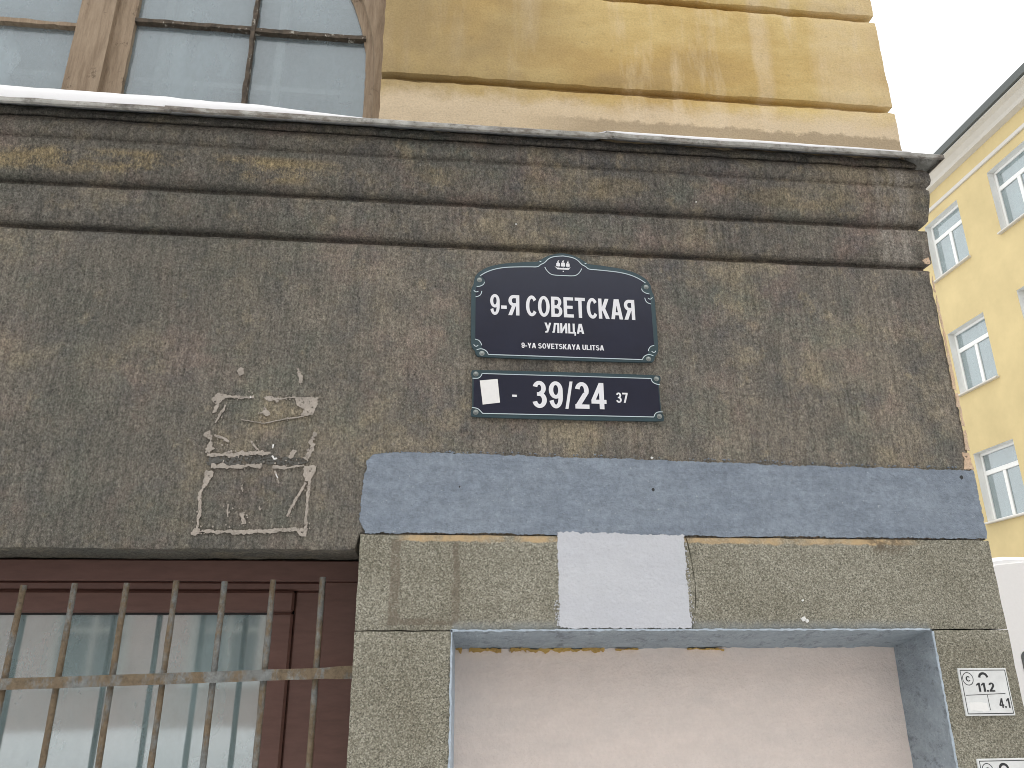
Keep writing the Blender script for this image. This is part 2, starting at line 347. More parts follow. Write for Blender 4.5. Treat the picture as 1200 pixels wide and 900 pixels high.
def fn(x, z, s=1.0, k=0.0): return noise.noise(Vector((x*s, k, z*s)))
def rough_slab(name, x0, x1, z0, z1, y0, y1, mat, parent, step=.03, amp=.002, edge=.004, jag=.003, seed=0.0, left=None):
    """block whose front face is a displaced grid with worn edges; left(z) bends the left edge"""
    bm = NB(); nx = max(2, round((x1-x0)/step)); nz = max(2, round((z1-z0)/step)); grid = []
    for j in range(nz+1):
        row = []
        for i in range(nx+1):
            z = z0+(z1-z0)*j/nz; xl = left(z) if left else x0; x = xl+(x1-xl)*i/nx
            d = amp*(fn(x, z, 4, seed)+.6*fn(x, z, 13, seed+3)+.4*fn(x, z, 31, seed+5))
            px, pz = x, z
            b = i in (0, nx) or j in (0, nz)
            if b:
                d += edge*(1+.8*fn(x, z, 17, seed+9))
                if i in (0, nx): px += jag*(fn(x, z, 14, seed+1)+.7*fn(x, z, 45, seed+2))
                if j in (0, nz): pz += jag*(fn(x, z, 14, seed+4)+.7*fn(x, z, 45, seed+6))
            row.append(bm.verts.new((px, y0+d, pz)))
        grid.append(row)
    for j in range(nz):
        for i in range(nx): bm.faces.new((grid[j][i], grid[j][i+1], grid[j+1][i+1], grid[j+1][i]))
    rim = grid[0][:] + [grid[j][nx] for j in range(1, nz+1)] + grid[nz][nx-1::-1] + [grid[j][0] for j in range(nz-1, 0, -1)]
    back = [bm.verts.new((v.co.x, y1, v.co.z)) for v in rim]
    n = len(rim)
    for k in range(n): bm.faces.new((rim[k], back[k], back[(k+1) % n], rim[(k+1) % n]))
    bm.faces.new(back)
    return link(name, bm, mat, parent, smooth=50)
def ragged(bm, pts, y, thick=.002, step=.006, amp=.003, seed=0.0, closed=True):
    """thin skin with a ragged outline, front at y-thick"""
    out = []; n = len(pts)
    for k in range(n):
        a, b = Vector(pts[k]), Vector(pts[(k+1) % n]); m = max(1, int((b-a).length/step)); t = (b-a).normalized(); nn = Vector((-t.y, t.x))
        for q in range(m):
            p = a+(b-a)*q/m
            w = amp*(1.0*fn(p.x, p.y, 28, seed)+.9*fn(p.x, p.y, 90, seed+2)+.6*fn(p.x, p.y, 230, seed+4))
            out.append(p+nn*w)
    f = [bm.verts.new((p.x, y-thick, p.y)) for p in out]; bk = [bm.verts.new((p.x, y+.002, p.y)) for p in out]
    k = len(out)
    for i in range(k): bm.faces.new((f[i], f[(i+1) % k], bk[(i+1) % k], bk[i]))
    for t in tessellate_polygon([[Vector((p.x, p.y, 0)) for p in out]]):
        try: bm.faces.new([f[i] for i in t])
        except ValueError: pass
def ribbon(bm, pts, w, y, thick=.0015, jitter=0.0, seed=0.0, step=.006, back=.002):
    P = []
    for k in range(len(pts)-1):
        a, b = Vector(pts[k]), Vector(pts[k+1]); m = max(1, int((b-a).length/step))
        P += [a+(b-a)*q/m for q in range(m)]
    P.append(Vector(pts[-1])); L, Rr = [], []
    for k, p in enumerate(P):
        t = (P[min(k+1, len(P)-1)]-P[max(k-1, 0)]).normalized(); nn = Vector((-t.y, t.x))
        a = w/2*(1+jitter*(fn(p.x, p.y, 40, seed)*1.3+fn(p.x, p.y, 130, seed+1))); b = w/2*(1+jitter*(fn(p.x, p.y, 40, seed+5)*1.3+fn(p.x, p.y, 130, seed+6)))
        L.append(p+nn*max(a, w*.06)); Rr.append(p-nn*max(b, w*.06))
    rows = [[bm.verts.new((q.x, yy, q.y)) for q, yy in ((l, y-thick), (r, y-thick), (r, y+back), (l, y+back))] for l, r in zip(L, Rr)]
    for a, b in zip(rows, rows[1:]):
        for k in range(4): bm.faces.new((a[k], a[(k+1) % 4], b[(k+1) % 4], b[k]))
    bm.faces.new(rows[0]); bm.faces.new(rows[-1])
def prism(bm, pts, y0, y1):
    """closed outline in x,z pushed from y0 (front) to y1 (back)"""
    f = [bm.verts.new((p[0], y0, p[1])) for p in pts]; b = [bm.verts.new((p[0], y1, p[1])) for p in pts]; n = len(pts)
    for i in range(n): bm.faces.new((f[i], f[(i+1) % n], b[(i+1) % n], b[i]))
    for t in tessellate_polygon([[Vector((p[0], p[1], 0)) for p in pts]]):
        bm.faces.new([f[i] for i in t]); bm.faces.new([b[i] for i in reversed(t)])
def tube(bm, pts, r, n=8, jit=0.0):
    rings = []
    for k, p in enumerate(pts):
        p = Vector(p); t = (Vector(pts[min(k+1, len(pts)-1)])-Vector(pts[max(k-1, 0)])).normalized()
        a = t.orthogonal().normalized(); b = t.cross(a)
        rr = r*(1+jit*noise.noise(p*23))
        rings.append([bm.verts.new(p+(a*math.cos(6.2832*i/n)+b*math.sin(6.2832*i/n))*rr) for i in range(n)])
    for A, B in zip(rings, rings[1:]):
        for i in range(n): bm.faces.new((A[i], A[(i+1) % n], B[(i+1) % n], B[i]))
    bm.faces.new(rings[0]); bm.faces.new(rings[-1])
def disc(bm, x, z, r, y0, y1, n=16, dome=0.0):
    ring = lambda rr, y: [bm.verts.new((x+rr*math.cos(6.2832*i/n), y, z+rr*math.sin(6.2832*i/n))) for i in range(n)]
    rs = [ring(r, y1), ring(r, y0)] + ([ring(r*.6, y0-dome)] if dome else [])
    for A, B in zip(rs, rs[1:]):
        for i in range(n): bm.faces.new((A[i], A[(i+1) % n], B[(i+1) % n], B[i]))
    bm.faces.new(rs[0]); bm.faces.new(rs[-1])

GHOST_POLYS = [[(-0.744, 2.4683), (-0.732, 2.4838), (-0.7107, 2.4791), (-0.7071, 2.4657), (-0.7173, 2.4466), (-0.73, 2.409), (-0.7406, 2.4124), (-0.7335, 2.4386), (-0.7435, 2.4533)], [(-0.4693, 2.4726), (-0.3886, 2.4788), (-0.3963, 2.4406), (-0.4082, 2.4139), (-0.4464, 2.4091), (-0.4378, 2.4319), (-0.4636, 2.4463)], [(-0.5824, 2.4129), (-0.5676, 2.4381), (-0.559, 2.421), (-0.5476, 2.4116), (-0.561, 2.4068), (-0.5723, 2.4155)], [(-0.7367, 2.2137), (-0.7125, 2.2071), (-0.7245, 2.1684), (-0.7424, 2.1265), (-0.7551, 2.1229), (-0.7425, 2.1542)], [(-0.4214, 2.2339), (-0.3772, 2.2383), (-0.3852, 2.2096), (-0.3966, 2.1809), (-0.4102, 2.1807), (-0.4188, 2.2018)], [(-0.4304, 2.0214), (-0.3941, 2.0251), (-0.3953, 1.9981), (-0.4085, 1.9979)], [(-0.7562, 2.0046), (-0.7486, 2.0213), (-0.7288, 2.0182), (-0.7248, 2.0016), (-0.7419, 1.9941)], [(-0.6779, 2.2717), (-0.6677, 2.2827), (-0.6563, 2.2721), (-0.6558, 2.2557), (-0.6676, 2.2526)], [(-0.5579, 2.0914), (-0.5507, 2.0984), (-0.5429, 2.0868), (-0.5497, 2.0757)], [(-0.6767, 2.5658), (-0.6669, 2.5855), (-0.6537, 2.5743), (-0.6491, 2.5575), (-0.6628, 2.5478)], [(-0.5814, 2.4724), (-0.5254, 2.471), (-0.5227, 2.4574), (-0.532, 2.4519), (-0.5385, 2.4615), (-0.5592, 2.4586)]]
GHOST_LINES = [([(-0.71, 2.4731), (-0.6576, 2.4686), (-0.6091, 2.47)], 0.0077), ([(-0.5252, 2.4687), (-0.4974, 2.4718), (-0.4693, 2.4726)], 0.0056), ([(-0.6992, 2.4396), (-0.7129, 2.4094), (-0.726, 2.3758)], 0.0049), ([(-0.7462, 2.346), (-0.733, 2.3209), (-0.7356, 2.2705)], 0.0153), ([(-0.7242, 2.332), (-0.6961, 2.3239), (-0.6741, 2.3099)], 0.0049), ([(-0.7397, 2.2654), (-0.6694, 2.2683), (-0.5885, 2.2714), (-0.5344, 2.2747)], 0.0084), ([(-0.4714, 2.258), (-0.4621, 2.269), (-0.4568, 2.2872)], 0.0098), ([(-0.3949, 2.3509), (-0.4062, 2.3175), (-0.3972, 2.2922), (-0.4198, 2.2555)], 0.0132), ([(-0.7217, 2.2281), (-0.6512, 2.2259), (-0.5575, 2.2334)], 0.0084), ([(-0.5233, 2.2298), (-0.4753, 2.2257), (-0.4214, 2.2339)], 0.0063), ([(-0.398, 2.1809), (-0.4006, 2.1039), (-0.4005, 2.0217)], 0.007), ([(-0.4112, 2.1765), (-0.4387, 2.1172), (-0.4606, 2.0618)], 0.0056), ([(-0.7424, 2.1265), (-0.7388, 2.0719), (-0.7398, 2.0181)], 0.0063), ([(-0.7377, 2.0114), (-0.6271, 2.0112), (-0.5354, 2.0122), (-0.4568, 2.0197), (-0.4035, 2.0176)], 0.0084), ([(-0.6044, 2.0737), (-0.5971, 2.0364)], 0.0084), ([(-0.6536, 2.1004), (-0.6489, 2.0595)], 0.0028), ([(-0.6174, 2.1632), (-0.6119, 2.1424)], 0.0028), ([(-0.4715, 2.5805), (-0.4621, 2.5535), (-0.4543, 2.5282)], 0.0077), ([(-0.642, 2.3891), (-0.5652, 2.3785), (-0.4907, 2.3967), (-0.4356, 2.4057)], 0.0021), ([(-0.6031, 2.313), (-0.5725, 2.2811)], 0.0042), ([(-0.515, 2.2143), (-0.4975, 2.1722)], 0.0028)]
GHOST_WHITE = [([(-0.5271, 2.3053), (-0.5299, 2.2914)], 0.0042), ([(-0.5287, 2.2655), (-0.5208, 2.2541), (-0.5108, 2.2565)], 0.0049), ([(-0.5106, 2.2037), (-0.5026, 2.1897)], 0.0028)]
# ------------------------------------------------------------------ setting: ground, road, pavement
XC = 1.985                                   # corner of the plinth
bm = NB(); s = 300
v = [bm.verts.new(p) for p in ((-s, -s, -.16), (s, -s, -.16), (s, s, -.16), (-s, s, -.16))]; bm.faces.new(v)
tag(link('ground', bm, 'snow'), kind='structure')
bm = NB()
for a in ((-120, 120, -13.5, -3.0), (4.6, 11.4, -2.99, 120)): add_box(bm, a[0], a[1], a[2], a[3], -.155, -.13)
tag(link('road', bm, 'asphalt'), kind='structure')
bm = NB(); add_box(bm, -120, 4.3, -2.8, 0, -.15, 0.0); add_box(bm, XC, 4.3, .004, 120, -.15, -.002)
tag(link('pavement', bm, 'snow'), kind='structure')
bm = NB(); add_box(bm, -120, 4.55, -2.98, -2.81, -.15, .012, .01); add_box(bm, 4.32, 4.54, -2.79, 120, -.15, .008, .01)
tag(link('kerb', bm, 'stone'), kind='structure')

# ------------------------------------------------------------------ corner building
B = thing('corner_building', (0, .3, 0), 'old corner house with dark plaster plinth, granite base and ochre upper wall', 'building')
def rough_slab2(name, zl, left, right, z0, z1, y0, y1, mat, parent, **k):
    return None
def lint(a, b, t): return a+(b-a)*t
def pl(pts, x):
    for (a, fa), (b, fb) in zip(pts, pts[1:]):
        if x <= b: return fa+(fb-fa)*max(0, min(1, (x-a)/(b-a)))
    return pts[-1][1]

def sweep(name, prof, x0, mat, parent, step=.02, jit=.0015, jz=.0015, wrap=True, x1=None, side=5.0, wav=None, seed=0.0, smooth=40, jfun=None):
    """profile (outward offset, z) run along the front, round the corner and down the side street"""
    bm = NB(); st = []
    xe = XC if wrap else x1
    n = max(1, int((xe-x0)/step))
    for i in range(n + (0 if wrap else 1)): st.append(('f', x0+(xe-x0)*i/n))
    if wrap: st += [('c', XC)] + [('s', .02*k) for k in range(1, 16)] + [('s', t) for t in (.5, 1, 2, side)]
    rows = []
    for kind, t in st:
        row = []
        for o, z in prof:
            j = jit*(1.0*noise.noise(Vector((t*9, z*14, seed)))+.8*noise.noise(Vector((t*30, z*25, seed+4)))) if o > -.05 else 0
            dz = jz*(noise.noise(Vector((t*6, z*3, seed+8)))+.8*noise.noise(Vector((t*28, z*9, seed+11)))) if o > -.05 else 0
            if wav: dz += wav(t if kind == 'f' else XC, o)
            q = o+j
            row.append(bm.verts.new((t, -q, z+dz) if kind == 'f' else (XC+q, -q, z+dz) if kind == 'c' else (XC+q, t, z+dz)))
        rows.append(row)
    for a, b in zip(rows, rows[1:]):
        for k in range(len(prof)-1): bm.faces.new((a[k], b[k], b[k+1], a[k+1]))
    for r in (rows[0], rows[-1]):
        try: bm.faces.new(r)
        except Exception: pass
    return link(name, bm, mat, parent, smooth=smooth)

# plastered plinth wall: one skin from the lintel to the cornice, worn edges, running on to the left and round the corner
def wall_skin():
    bm = NB(); step = .016; x0 = -4.0; nx = int((XC-x0)/step); zt = 3.082; grid = []
    nz = 72
    for j in range(nz+1):
        row = []
        for i in range(nx+1):
            x = x0+(XC-x0)*i/nx; zb = 1.958 if x < -.224 else 2.010
            z = zb+(zt-zb)*j/nz
            d = .0022*(fn(x, z, 3)+.7*fn(x, z, 11, 3)+.5*fn(x, z, 37, 5)); px, pz = x, z
            if j == 0: d += .004; pz += .003*(fn(x, z, 9, 2)+fn(x, z, 34, 4))
            if i == nx: d += .006*(1+fn(x, z, 20, 7)); px += .004*(fn(x, z, 11, 1)+.9*fn(x, z, 40, 8))-.003
            row.append(bm.verts.new((px, d, pz)))
        grid.append(row)
    for j in range(nz):
        for i in range(nx): bm.faces.new((grid[j][i], grid[j][i+1], grid[j+1][i+1], grid[j+1][i]))
    # soffit, side face and top
    back = [bm.verts.new((v.co.x, .30, v.co.z)) for v in grid[0]]
    for i in range(nx): bm.faces.new((grid[0][i], back[i], back[i+1], grid[0][i+1]))
    side = [bm.verts.new((XC-.001, 5, v.co.z)) for v in (r[nx] for r in grid)]
    for j in range(nz): bm.faces.new((grid[j][nx], side[j], side[j+1], grid[j+1][nx]))
    top = [bm.verts.new((v.co.x, .08, v.co.z)) for v in grid[nz]]
    for i in range(nx): bm.faces.new((grid[nz][i], grid[nz][i+1], top[i+1], top[i]))
    return link('wall', bm, 'plaster', B, smooth=60)
WALL = wall_skin()

PROF = [(-.09, 3.0822), (-.001, 3.0824), (-.006, 3.089), (-.018, 3.096), (-.025, 3.104), (-.024, 3.110), (.004, 3.1145), (.008, 3.119), (.009, 3.18), (.009, 3.262), (.004, 3.267), (-.010, 3.275), (-.013, 3.290), (.013, 3.2965),
        (.021, 3.306), (.026, 3.335), (.031, 3.368), (.036, 3.40), (.041, 3.425), (.042, 3.442), (.035, 3.450), (.034, 3.459), (.047, 3.469), (.051, 3.485), (.050, 3.505), (.046, 3.522), (.034, 3.545), (.02, 3.556), (-.09, 3.562)]
CORN = sweep('cornice', PROF, -4.0, 'plaster_cornice', B, step=.012, jit=.0030, jz=.0028, smooth=42)

# plaster skins and stains that sit on the wall
bm = NB()
BAND = [(-.226, 2.11), (-.22, 2.196), (-.215, 2.255), (-.187, 2.277), (-.102, 2.287), (.161, 2.287), (.429, 2.280), (.764, 2.278), (1.201, 2.268), (1.686, 2.265), (1.982, 2.261), (1.982, 2.013), (1.48, 2.013),
        (.926, 2.013), (.568, 2.014), (.164, 2.015), (-.062, 2.012), (-.206, 2.012), (-.226, 2.053)]
ragged(bm, BAND, -.0035, .0015, .004, .0048, 3.0)
link('painted_band', bm, 'blue', WALL)
bm = NB()
for k in range(90):
    x = random.uniform(-.2, 1.95); z = pl([(-.2, 2.28), (.2, 2.291), (1.98, 2.266)], x)+random.uniform(.001, .007); r = random.uniform(.0015, .004)
    ragged(bm, [(x-r, z), (x, z-r*.7), (x+r*1.3, z), (x, z+r)], -.0035, .0015, .003, .001, k)
tag(link('paint_speck', bm, 'blue', WALL), kind='stuff')
bm = NB(); ragged(bm, [(-.735, 2.262), (-.66, 2.264), (-.53, 2.268), (-.44, 2.262), (-.40, 2.250), (-.43, 2.236), (-.55, 2.236), (-.66, 2.230), (-.735, 2.233)], -.0030, .0003, .004, .005, 3)
tag(link('dark_smear', bm, 'smear', WALL), kind='stuff')
for k, p in enumerate(GHOST_POLYS):
    bm = NB(); ragged(bm, p, -.0030, .0006+k*.00004, .0035, .005, k*1.7); link('plaster_residue', bm, 'residue', WALL)
for k, (p, w) in enumerate(GHOST_LINES):
    bm = NB(); ribbon(bm, p, w*1.3, -.0030, .0011+k*.00004, .9, k*2.3, .003); link('plaster_residue', bm, 'residue', WALL)
bm = NB()
for k, (p, w) in enumerate(GHOST_LINES):
    L = Vector(p[-1])-Vector(p[0])
    for q in range(int(6+L.length*60)):
        c = Vector(p[0])+L*random.random(); x = c.x+random.gauss(0, .012); z = c.y+random.gauss(0, .012); r = random.uniform(.0008, .0026)
        ragged(bm, [(x-r, z), (x, z-r*1.3), (x+r, z), (x, z+r*1.5)], -.0035, .0016+.000003*q, .003, .0006, k+q)
tag(link('residue_speck', bm, 'residue', WALL), kind='stuff')
bm = NB()
for k, (p, w) in enumerate(GHOST_WHITE): ribbon(bm, p, w, -.0035, .0024, .4, k, .003)
for (x, z, r) in ((.775, 2.285, .005), (.30, 3.20, .004), (.505, 2.92, .0), (-.62, 2.47, .003), (1.02, 3.33, .003), (-.2, 3.45, .003)):
    if r: ragged(bm, [(x-r, z), (x, z-r), (x+r*1.4, z), (x, z+r)], -.0035 if z < 3.09 else -.012 if z < 3.27 else -.034, .0014, .003, .001, x)
tag(link('white_fleck', bm, 'residue_white', WALL), kind='stuff')
bm = NB()
ragged(bm, [(1.955, 2.328), (1.984, 2.330), (1.986, 2.266), (1.948, 2.266), (1.958, 2.30)], -.0035, .0012, .005, .004, 1)
ragged(bm, [(1.952, 3.128), (1.980, 3.142), (1.982, 3.112), (1.962, 3.116)], -.010, .0022, .005, .004, 5)
zz = 2.34
while zz < 3.06:
    h = random.uniform(.05, .13); w = random.uniform(.004, .011)*(1.5 if zz < 2.8 else .8)
    ragged(bm, [(XC-w, zz), (XC+.001, zz-.004), (XC+.002, zz+h), (XC-w*.5, zz+h*.9)], -.0035, .001+(.0005 if int(zz*50) % 2 else 0)+.0001*random.random(), .005, .003, zz)
    zz += h+random.uniform(-.02, .02)
tag(link('bare_plaster_chip', bm, 'peach', WALL), kind='stuff')

# small pits in the band and the wall: black plugs paint in each hole's shade
bm = NB()
for x, z, r in ((.772, 2.171, .006), (1.93, 2.235, .007), (.10, 2.17, .003)):
    ragged(bm, [(x-r, z), (x-.2*r, z-r*1.2), (x+r, z-.3*r), (x+.5*r, z+r), (x-.6*r, z+r*.8)], -.005, .0004, .003, .001, x)
tag(link('pit', bm, 'ink', WALL), kind='stuff')

# granite facing
CR = [(1.70, .872), (1.709, .872), (1.782, .890), (1.837, .895), (1.95, .887), (2.007, .877), (2.02, .876)]
def granite(x0, x1, z0, z1, seed, left=None, right=None, y1=.3):
    bm = NB(); step = .02; nx = max(2, round((x1-x0)/step)); nz = max(2, round((z1-z0)/step)); g = []
    for j in range(nz+1):
        row = []
        for i in range(nx+1):
            z = z0+(z1-z0)*j/nz; a = left(z) if left else x0; b = right(z) if right else x1; x = a+(b-a)*i/nx
            d = .0016*(fn(x, z, 5, seed)+fn(x, z, 19, seed+3)); px, pz = x, z
            if i in (0, nx) or j in (0, nz): d += .0045
            if i in (0, nx): px += .0022*fn(x, z, 18, seed+1)
            if j in (0, nz): pz += .002*fn(x, z, 18, seed+2)
            row.append(bm.verts.new((px, -.006+d, pz)))
        g.append(row)
    for j in range(nz):
        for i in range(nx): bm.faces.new((g[j][i], g[j][i+1], g[j+1][i+1], g[j+1][i]))
    rim = g[0][:]+[g[j][nx] for j in range(1, nz+1)]+g[nz][nx-1::-1]+[g[j][0] for j in range(nz-1, 0, -1)]
    bk = [bm.verts.new((v.co.x, y1, v.co.z)) for v in rim]; n = len(rim)
    for k in range(n): bm.faces.new((rim[k], bk[k], bk[(k+1) % n], rim[(k+1) % n]))
    bm.faces.new(bk)
    return link('granite_slab', bm, 'granite', B, smooth=50)
crack = lambda z: pl(CR, z)
LT = granite(-.222, .88, 1.7065, 2.0075, 1, right=lambda z: crack(z)-.0012+.002*fn(z, 1, 60, 3), y1=.2)
granite(.88, XC, 1.7065, 2.0075, 5, left=lambda z: crack(z)+.0012+.002*fn(z, 1, 60, 3), y1=.2)
for z0, z1, sd in ((1.02, 1.703, 11), (.34, 1.016, 17)):
    granite(-.222, .082, z0, z1, sd); granite(1.713, XC, z0, z1, sd+31)
granite(-.222, XC, -.02, .336, 41)
granite(-3.2, -.226, -.02, .62, 47)
bm = NB()
ragged(bm, [(.431, 2.020), (.569, 2.020), (.746, 2.017), (.866, 2.013), (.866, 1.921), (.865, 1.809), (.869, 1.711), (.668, 1.711), (.432, 1.712), (.429, 1.836)], -.0065, .0016, .003, .0048, 2)
link('painted_patch', bm, 'whitepaint', LT)
bm = NB()
for k in range(160):
    e = random.random()
    if e < .35: x, z = .43-abs(random.gauss(0, .006)), random.uniform(1.72, 1.80)
    elif e < .7: x, z = .868+abs(random.gauss(0, .006)), random.uniform(1.72, 1.99)
    else: x, z = random.uniform(.44, .86), 2.012
    r = random.uniform(.001, .0028)
    ragged(bm, [(x-r, z), (x, z-r), (x+r, z), (x, z+r)], -.0062, .0012+.000004*k, .003, .0005, k)
tag(link('paint_speck', bm, 'whitepaint', LT), kind='stuff')
bm = NB()
for x, z, r in ((1.255, 1.741, .009), (1.268, 1.735, .007), (1.262, 1.80, .005), (.505, 1.716, .003)): ragged(bm, [(x-r, z), (x-.2*r, z-r), (x+r, z-.6*r), (x+.6*r, z+.8*r)], -.0065, .0012, .003, .003, x)
tag(link('white_drip', bm, 'residue_white', LT), kind='stuff')

# niche: splayed painted reveal round a pale pink panel
def strip(name, A, Bp, mat, parent, n=90, m=6, jit=.003, edge=.0):
    bm = NB(); rows = []
    for i in range(n+1):
        t = i/n; a = Vector(A[0]).lerp(Vector(A[1]), t); b = Vector(Bp[0]).lerp(Vector(Bp[1]), t); row = []
        for j in range(m+1):
            p = a.lerp(b, j/m); w = jit*min(1, .2+.4*j)
            p = p+Vector((noise.noise(p*11), noise.noise(p*13+Vector((5, 0, 0))), noise.noise(p*12+Vector((0, 7, 0)))))*w
            if j == m: p.z += edge*noise.noise(p*35)
            row.append(bm.verts.new(p))
        rows.append(row)
    for a, b in zip(rows, rows[1:]):
        for j in range(m): bm.faces.new((a[j], b[j], b[j+1], a[j+1]))
    return link(name, bm, mat, parent, smooth=60)
NI = dict(x0=.082, x1=1.7075, z=1.7062, yi=.225)
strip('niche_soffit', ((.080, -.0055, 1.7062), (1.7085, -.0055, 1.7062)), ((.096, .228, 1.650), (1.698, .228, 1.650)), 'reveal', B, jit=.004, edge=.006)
strip('niche_jamb', ((.082, -.0055, 1.708), (.082, -.0055, .33)), ((.103, .228, 1.66), (.110, .228, .33)), 'reveal_pale', B, jit=.003)  # bright light on this splay is painted in with a paler copy
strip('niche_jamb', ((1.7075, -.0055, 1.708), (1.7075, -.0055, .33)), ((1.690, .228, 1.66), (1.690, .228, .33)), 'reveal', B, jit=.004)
bm = NB()
ribbon(bm, [(.080, 1.7055), (.5, 1.7065), (1.0, 1.706), (1.70, 1.7055)], .0055, -.006, .0012, .7, 3, .008)
ribbon(bm, [(.0815, 1.708), (.083, 1.4), (.081, 1.0)], .006, -.006, .0012, .7, 8, .008)
ribbon(bm, [(1.7085, 1.70), (1.709, 1.4), (1.7085, 1.0)], .006, -.006, .0012, .7, 9, .008)
link('painted_edge', bm, 'reveal_pale', B)
PAN = rough_slab('niche_panel', .06, 1.74, .30, 1.70, .215, .30, 'pink', B, step=.025, amp=.003, edge=.001, jag=.001, seed=4)
for k, (a, b, w) in enumerate(((.105, .125, .018), (.15, .26, .011), (.29, .345, .016), (.345, .62, .010), (.66, .74, .006), (.92, 1.05, .005))):
    bm = NB(); n = 14; ribbon(bm, [(a+(b-a)*i/n, 1.650+.005*fn(a+(b-a)*i/n, k, 30)) for i in range(n+1)], w*.9, .207, .007, 1.7, k*3.1, .004, back=.03)
    link('sealant_smear', bm, 'ochre_foam', PAN)

# zinc flashing sheets on top of the cornice
FL = [(-.02, 3.672), (.094, 3.580), (.0965, 3.577), (.0965, 3.560), (.090, 3.556), (.0885, 3.560), (.0925, 3.565), (.0925, 3.574), (.088, 3.575), (-.02, 3.655)]
def fw(bumpx=None, h=0.0, sd=0.0):
    def f(x, o):
        z = .0035*noise.noise(Vector((x*2.6, sd, 0)))+.0018*noise.noise(Vector((x*11, sd, 3)))*(1 if o > .05 else .2)
        if bumpx is not None and o > .05: z += h*math.exp(-max(0, x-bumpx)/.11)
        return z
    return f
sweep('flashing_sheet', FL, -4.0, 'flash', B, step=.03, jit=.002, jz=.001, wrap=False, x1=-1.005, wav=fw(sd=1))
sweep('flashing_sheet', [(o+.0022, z+.002) for o, z in FL], -1.03, 'flash', B, step=.03, jit=.002, jz=.001, wrap=False, x1=.675, wav=fw(-1.03, .003, 2))
sweep('flashing_sheet', [(o+.001, z+.0045) for o, z in FL], .655, 'flash', B, step=.03, jit=.002, jz=.001, wav=fw(.655, .009, 3))
sweep('mortar_bed', [(-.06, 3.5625), (.020, 3.5630), (.026, 3.572), (.020, 3.592), (-.01, 3.632)], -4.0, 'plaster', B, step=.02, jit=.009, jz=.002, smooth=40)  # added strip that stops light showing through under the flashing

# ochre rusticated courses above, cut by the arched window
WX0, WX1, WZ1 = -2.66, -.247, 5.30
zb = 3.575; course = []
tops = [3.862] + [3.862+.5135*k for k in range(1, 8)]
for k, zt in enumerate(tops):
    course.append((zb, zt)); zb = zt+.040
for k, (a, b) in enumerate(course):
    if a < WZ1-.2:
        rough_slab('rusticated_course', WX1, 1.978, a, b, 0, .30, 'yellow', B, step=.03, amp=.003, edge=.006, jag=.004, seed=k*3.3)
        rough_slab('rusticated_course', -4.0, WX0, a, b, 0, .30, 'yellow', B, step=.06, amp=.003, edge=.006, jag=.004, seed=k*5.1)
    else:
        rough_slab('rusticated_course', -4.0, 1.978, a, b, 0, .30, 'yellow', B, step=.06, amp=.003, edge=.006, jag=.004, seed=k*2.7)
bm = NB(); ztop = course[-1][1]-.01
add_box(bm, WX1+.004, 1.955, .045, .32, 3.56, ztop); add_box(bm, -4.0, WX0-.004, .045, .32, 3.56, ztop); add_box(bm, WX0-.003, WX1+.003, .046, .319, course[3][0]+.01, ztop-.001)
add_box(bm, 1.50, 1.968, .321, 5, 3.56, ztop+.001)
link('upper_wall', bm, 'yellow', B)
bm = NB()      # masonry core: closes the rooms and carries the skins
add_box(bm, -.20, 1.95, .32, 5, -.02, 3.50); add_box(bm, -4.0, -.2, 2.2, 5, -.02, ztop); add_box(bm, -4.0, XC-.03, .10, 2.19, 3.085, 3.54)
add_box(bm, -4.0, -3.3, .02, 2.19, -.02, 1.95); add_box(bm, -.2, 1.49, .33, 5, 3.56, ztop); add_box(bm, -4.0, 1.9, .03, 5, ztop+.01, ztop+.15)
link('masonry_core', bm, 'room', B)

# ------------------------------------------------------------------ arched upper window
def frame_arch():
    bm = NB(); y0, y1 = .10, .19; cx, rr, zs = -1.4535, 1.1265, 3.965
    inner = [(cx+rr, 3.60), (cx+rr, 3.75), (cx+rr, 3.87)]
    for i in range(0, 41):
        a = math.pi*i/40; inner.append((cx+rr*math.cos(a), zs+rr*math.sin(a)))
    inner += [(cx-rr, 3.87), (cx-rr, 3.75), (cx-rr, 3.60)]
    fine = []
    for p, q in zip(inner, inner[1:]):
        for t in range(4): fine.append((p[0]+(q[0]-p[0])*t/4, p[1]+(q[1]-p[1])*t/4))
    fine.append(inner[-1])
    def outer(p):
        x, z = p
        if z <= zs: return (WX1+.002 if x > cx else WX0-.002, z)
        a = math.atan2(z-zs, x-cx); dx = (WX1-cx+.002); dz = WZ1-zs
        t = min(dx/abs(math.cos(a)) if abs(math.cos(a)) > 1e-6 else 9e9, dz/max(1e-6, math.sin(a))); return (cx+t*math.cos(a), zs+t*math.sin(a))
    rows = []
    for x, z in fine:
        ox, oz = outer((x, z)); j = .004*(fn(x, z, 25)+.8*fn(x, z, 80, 3))
        step = Vector((ox-x, oz-z)); L = step.length; u = step/L
        mid = Vector((x, z))+u*min(.035, L*.5)
        rows.append([bm.verts.new(p) for p in ((x+u.x*(.003+j), y1, z+u.y*(.003+j)), (x+u.x*j, y0+.026, z+u.y*j), (mid.x, y0+.022, mid.y), (mid.x+u.x*.006, y0, mid.y+u.y*.006), (ox, y0+.003*fn(x, z, 20, 6), oz), (ox, y1, oz))])
    for a, b in zip(rows, rows[1:]):
        for k in range(5): bm.faces.new((a[k], a[k+1], b[k+1], b[k]))
    return bm
W1 = link('window', frame_arch(), 'wood', B, smooth=40); W1['label'] = 'arched wooden upper window with small dusty panes'
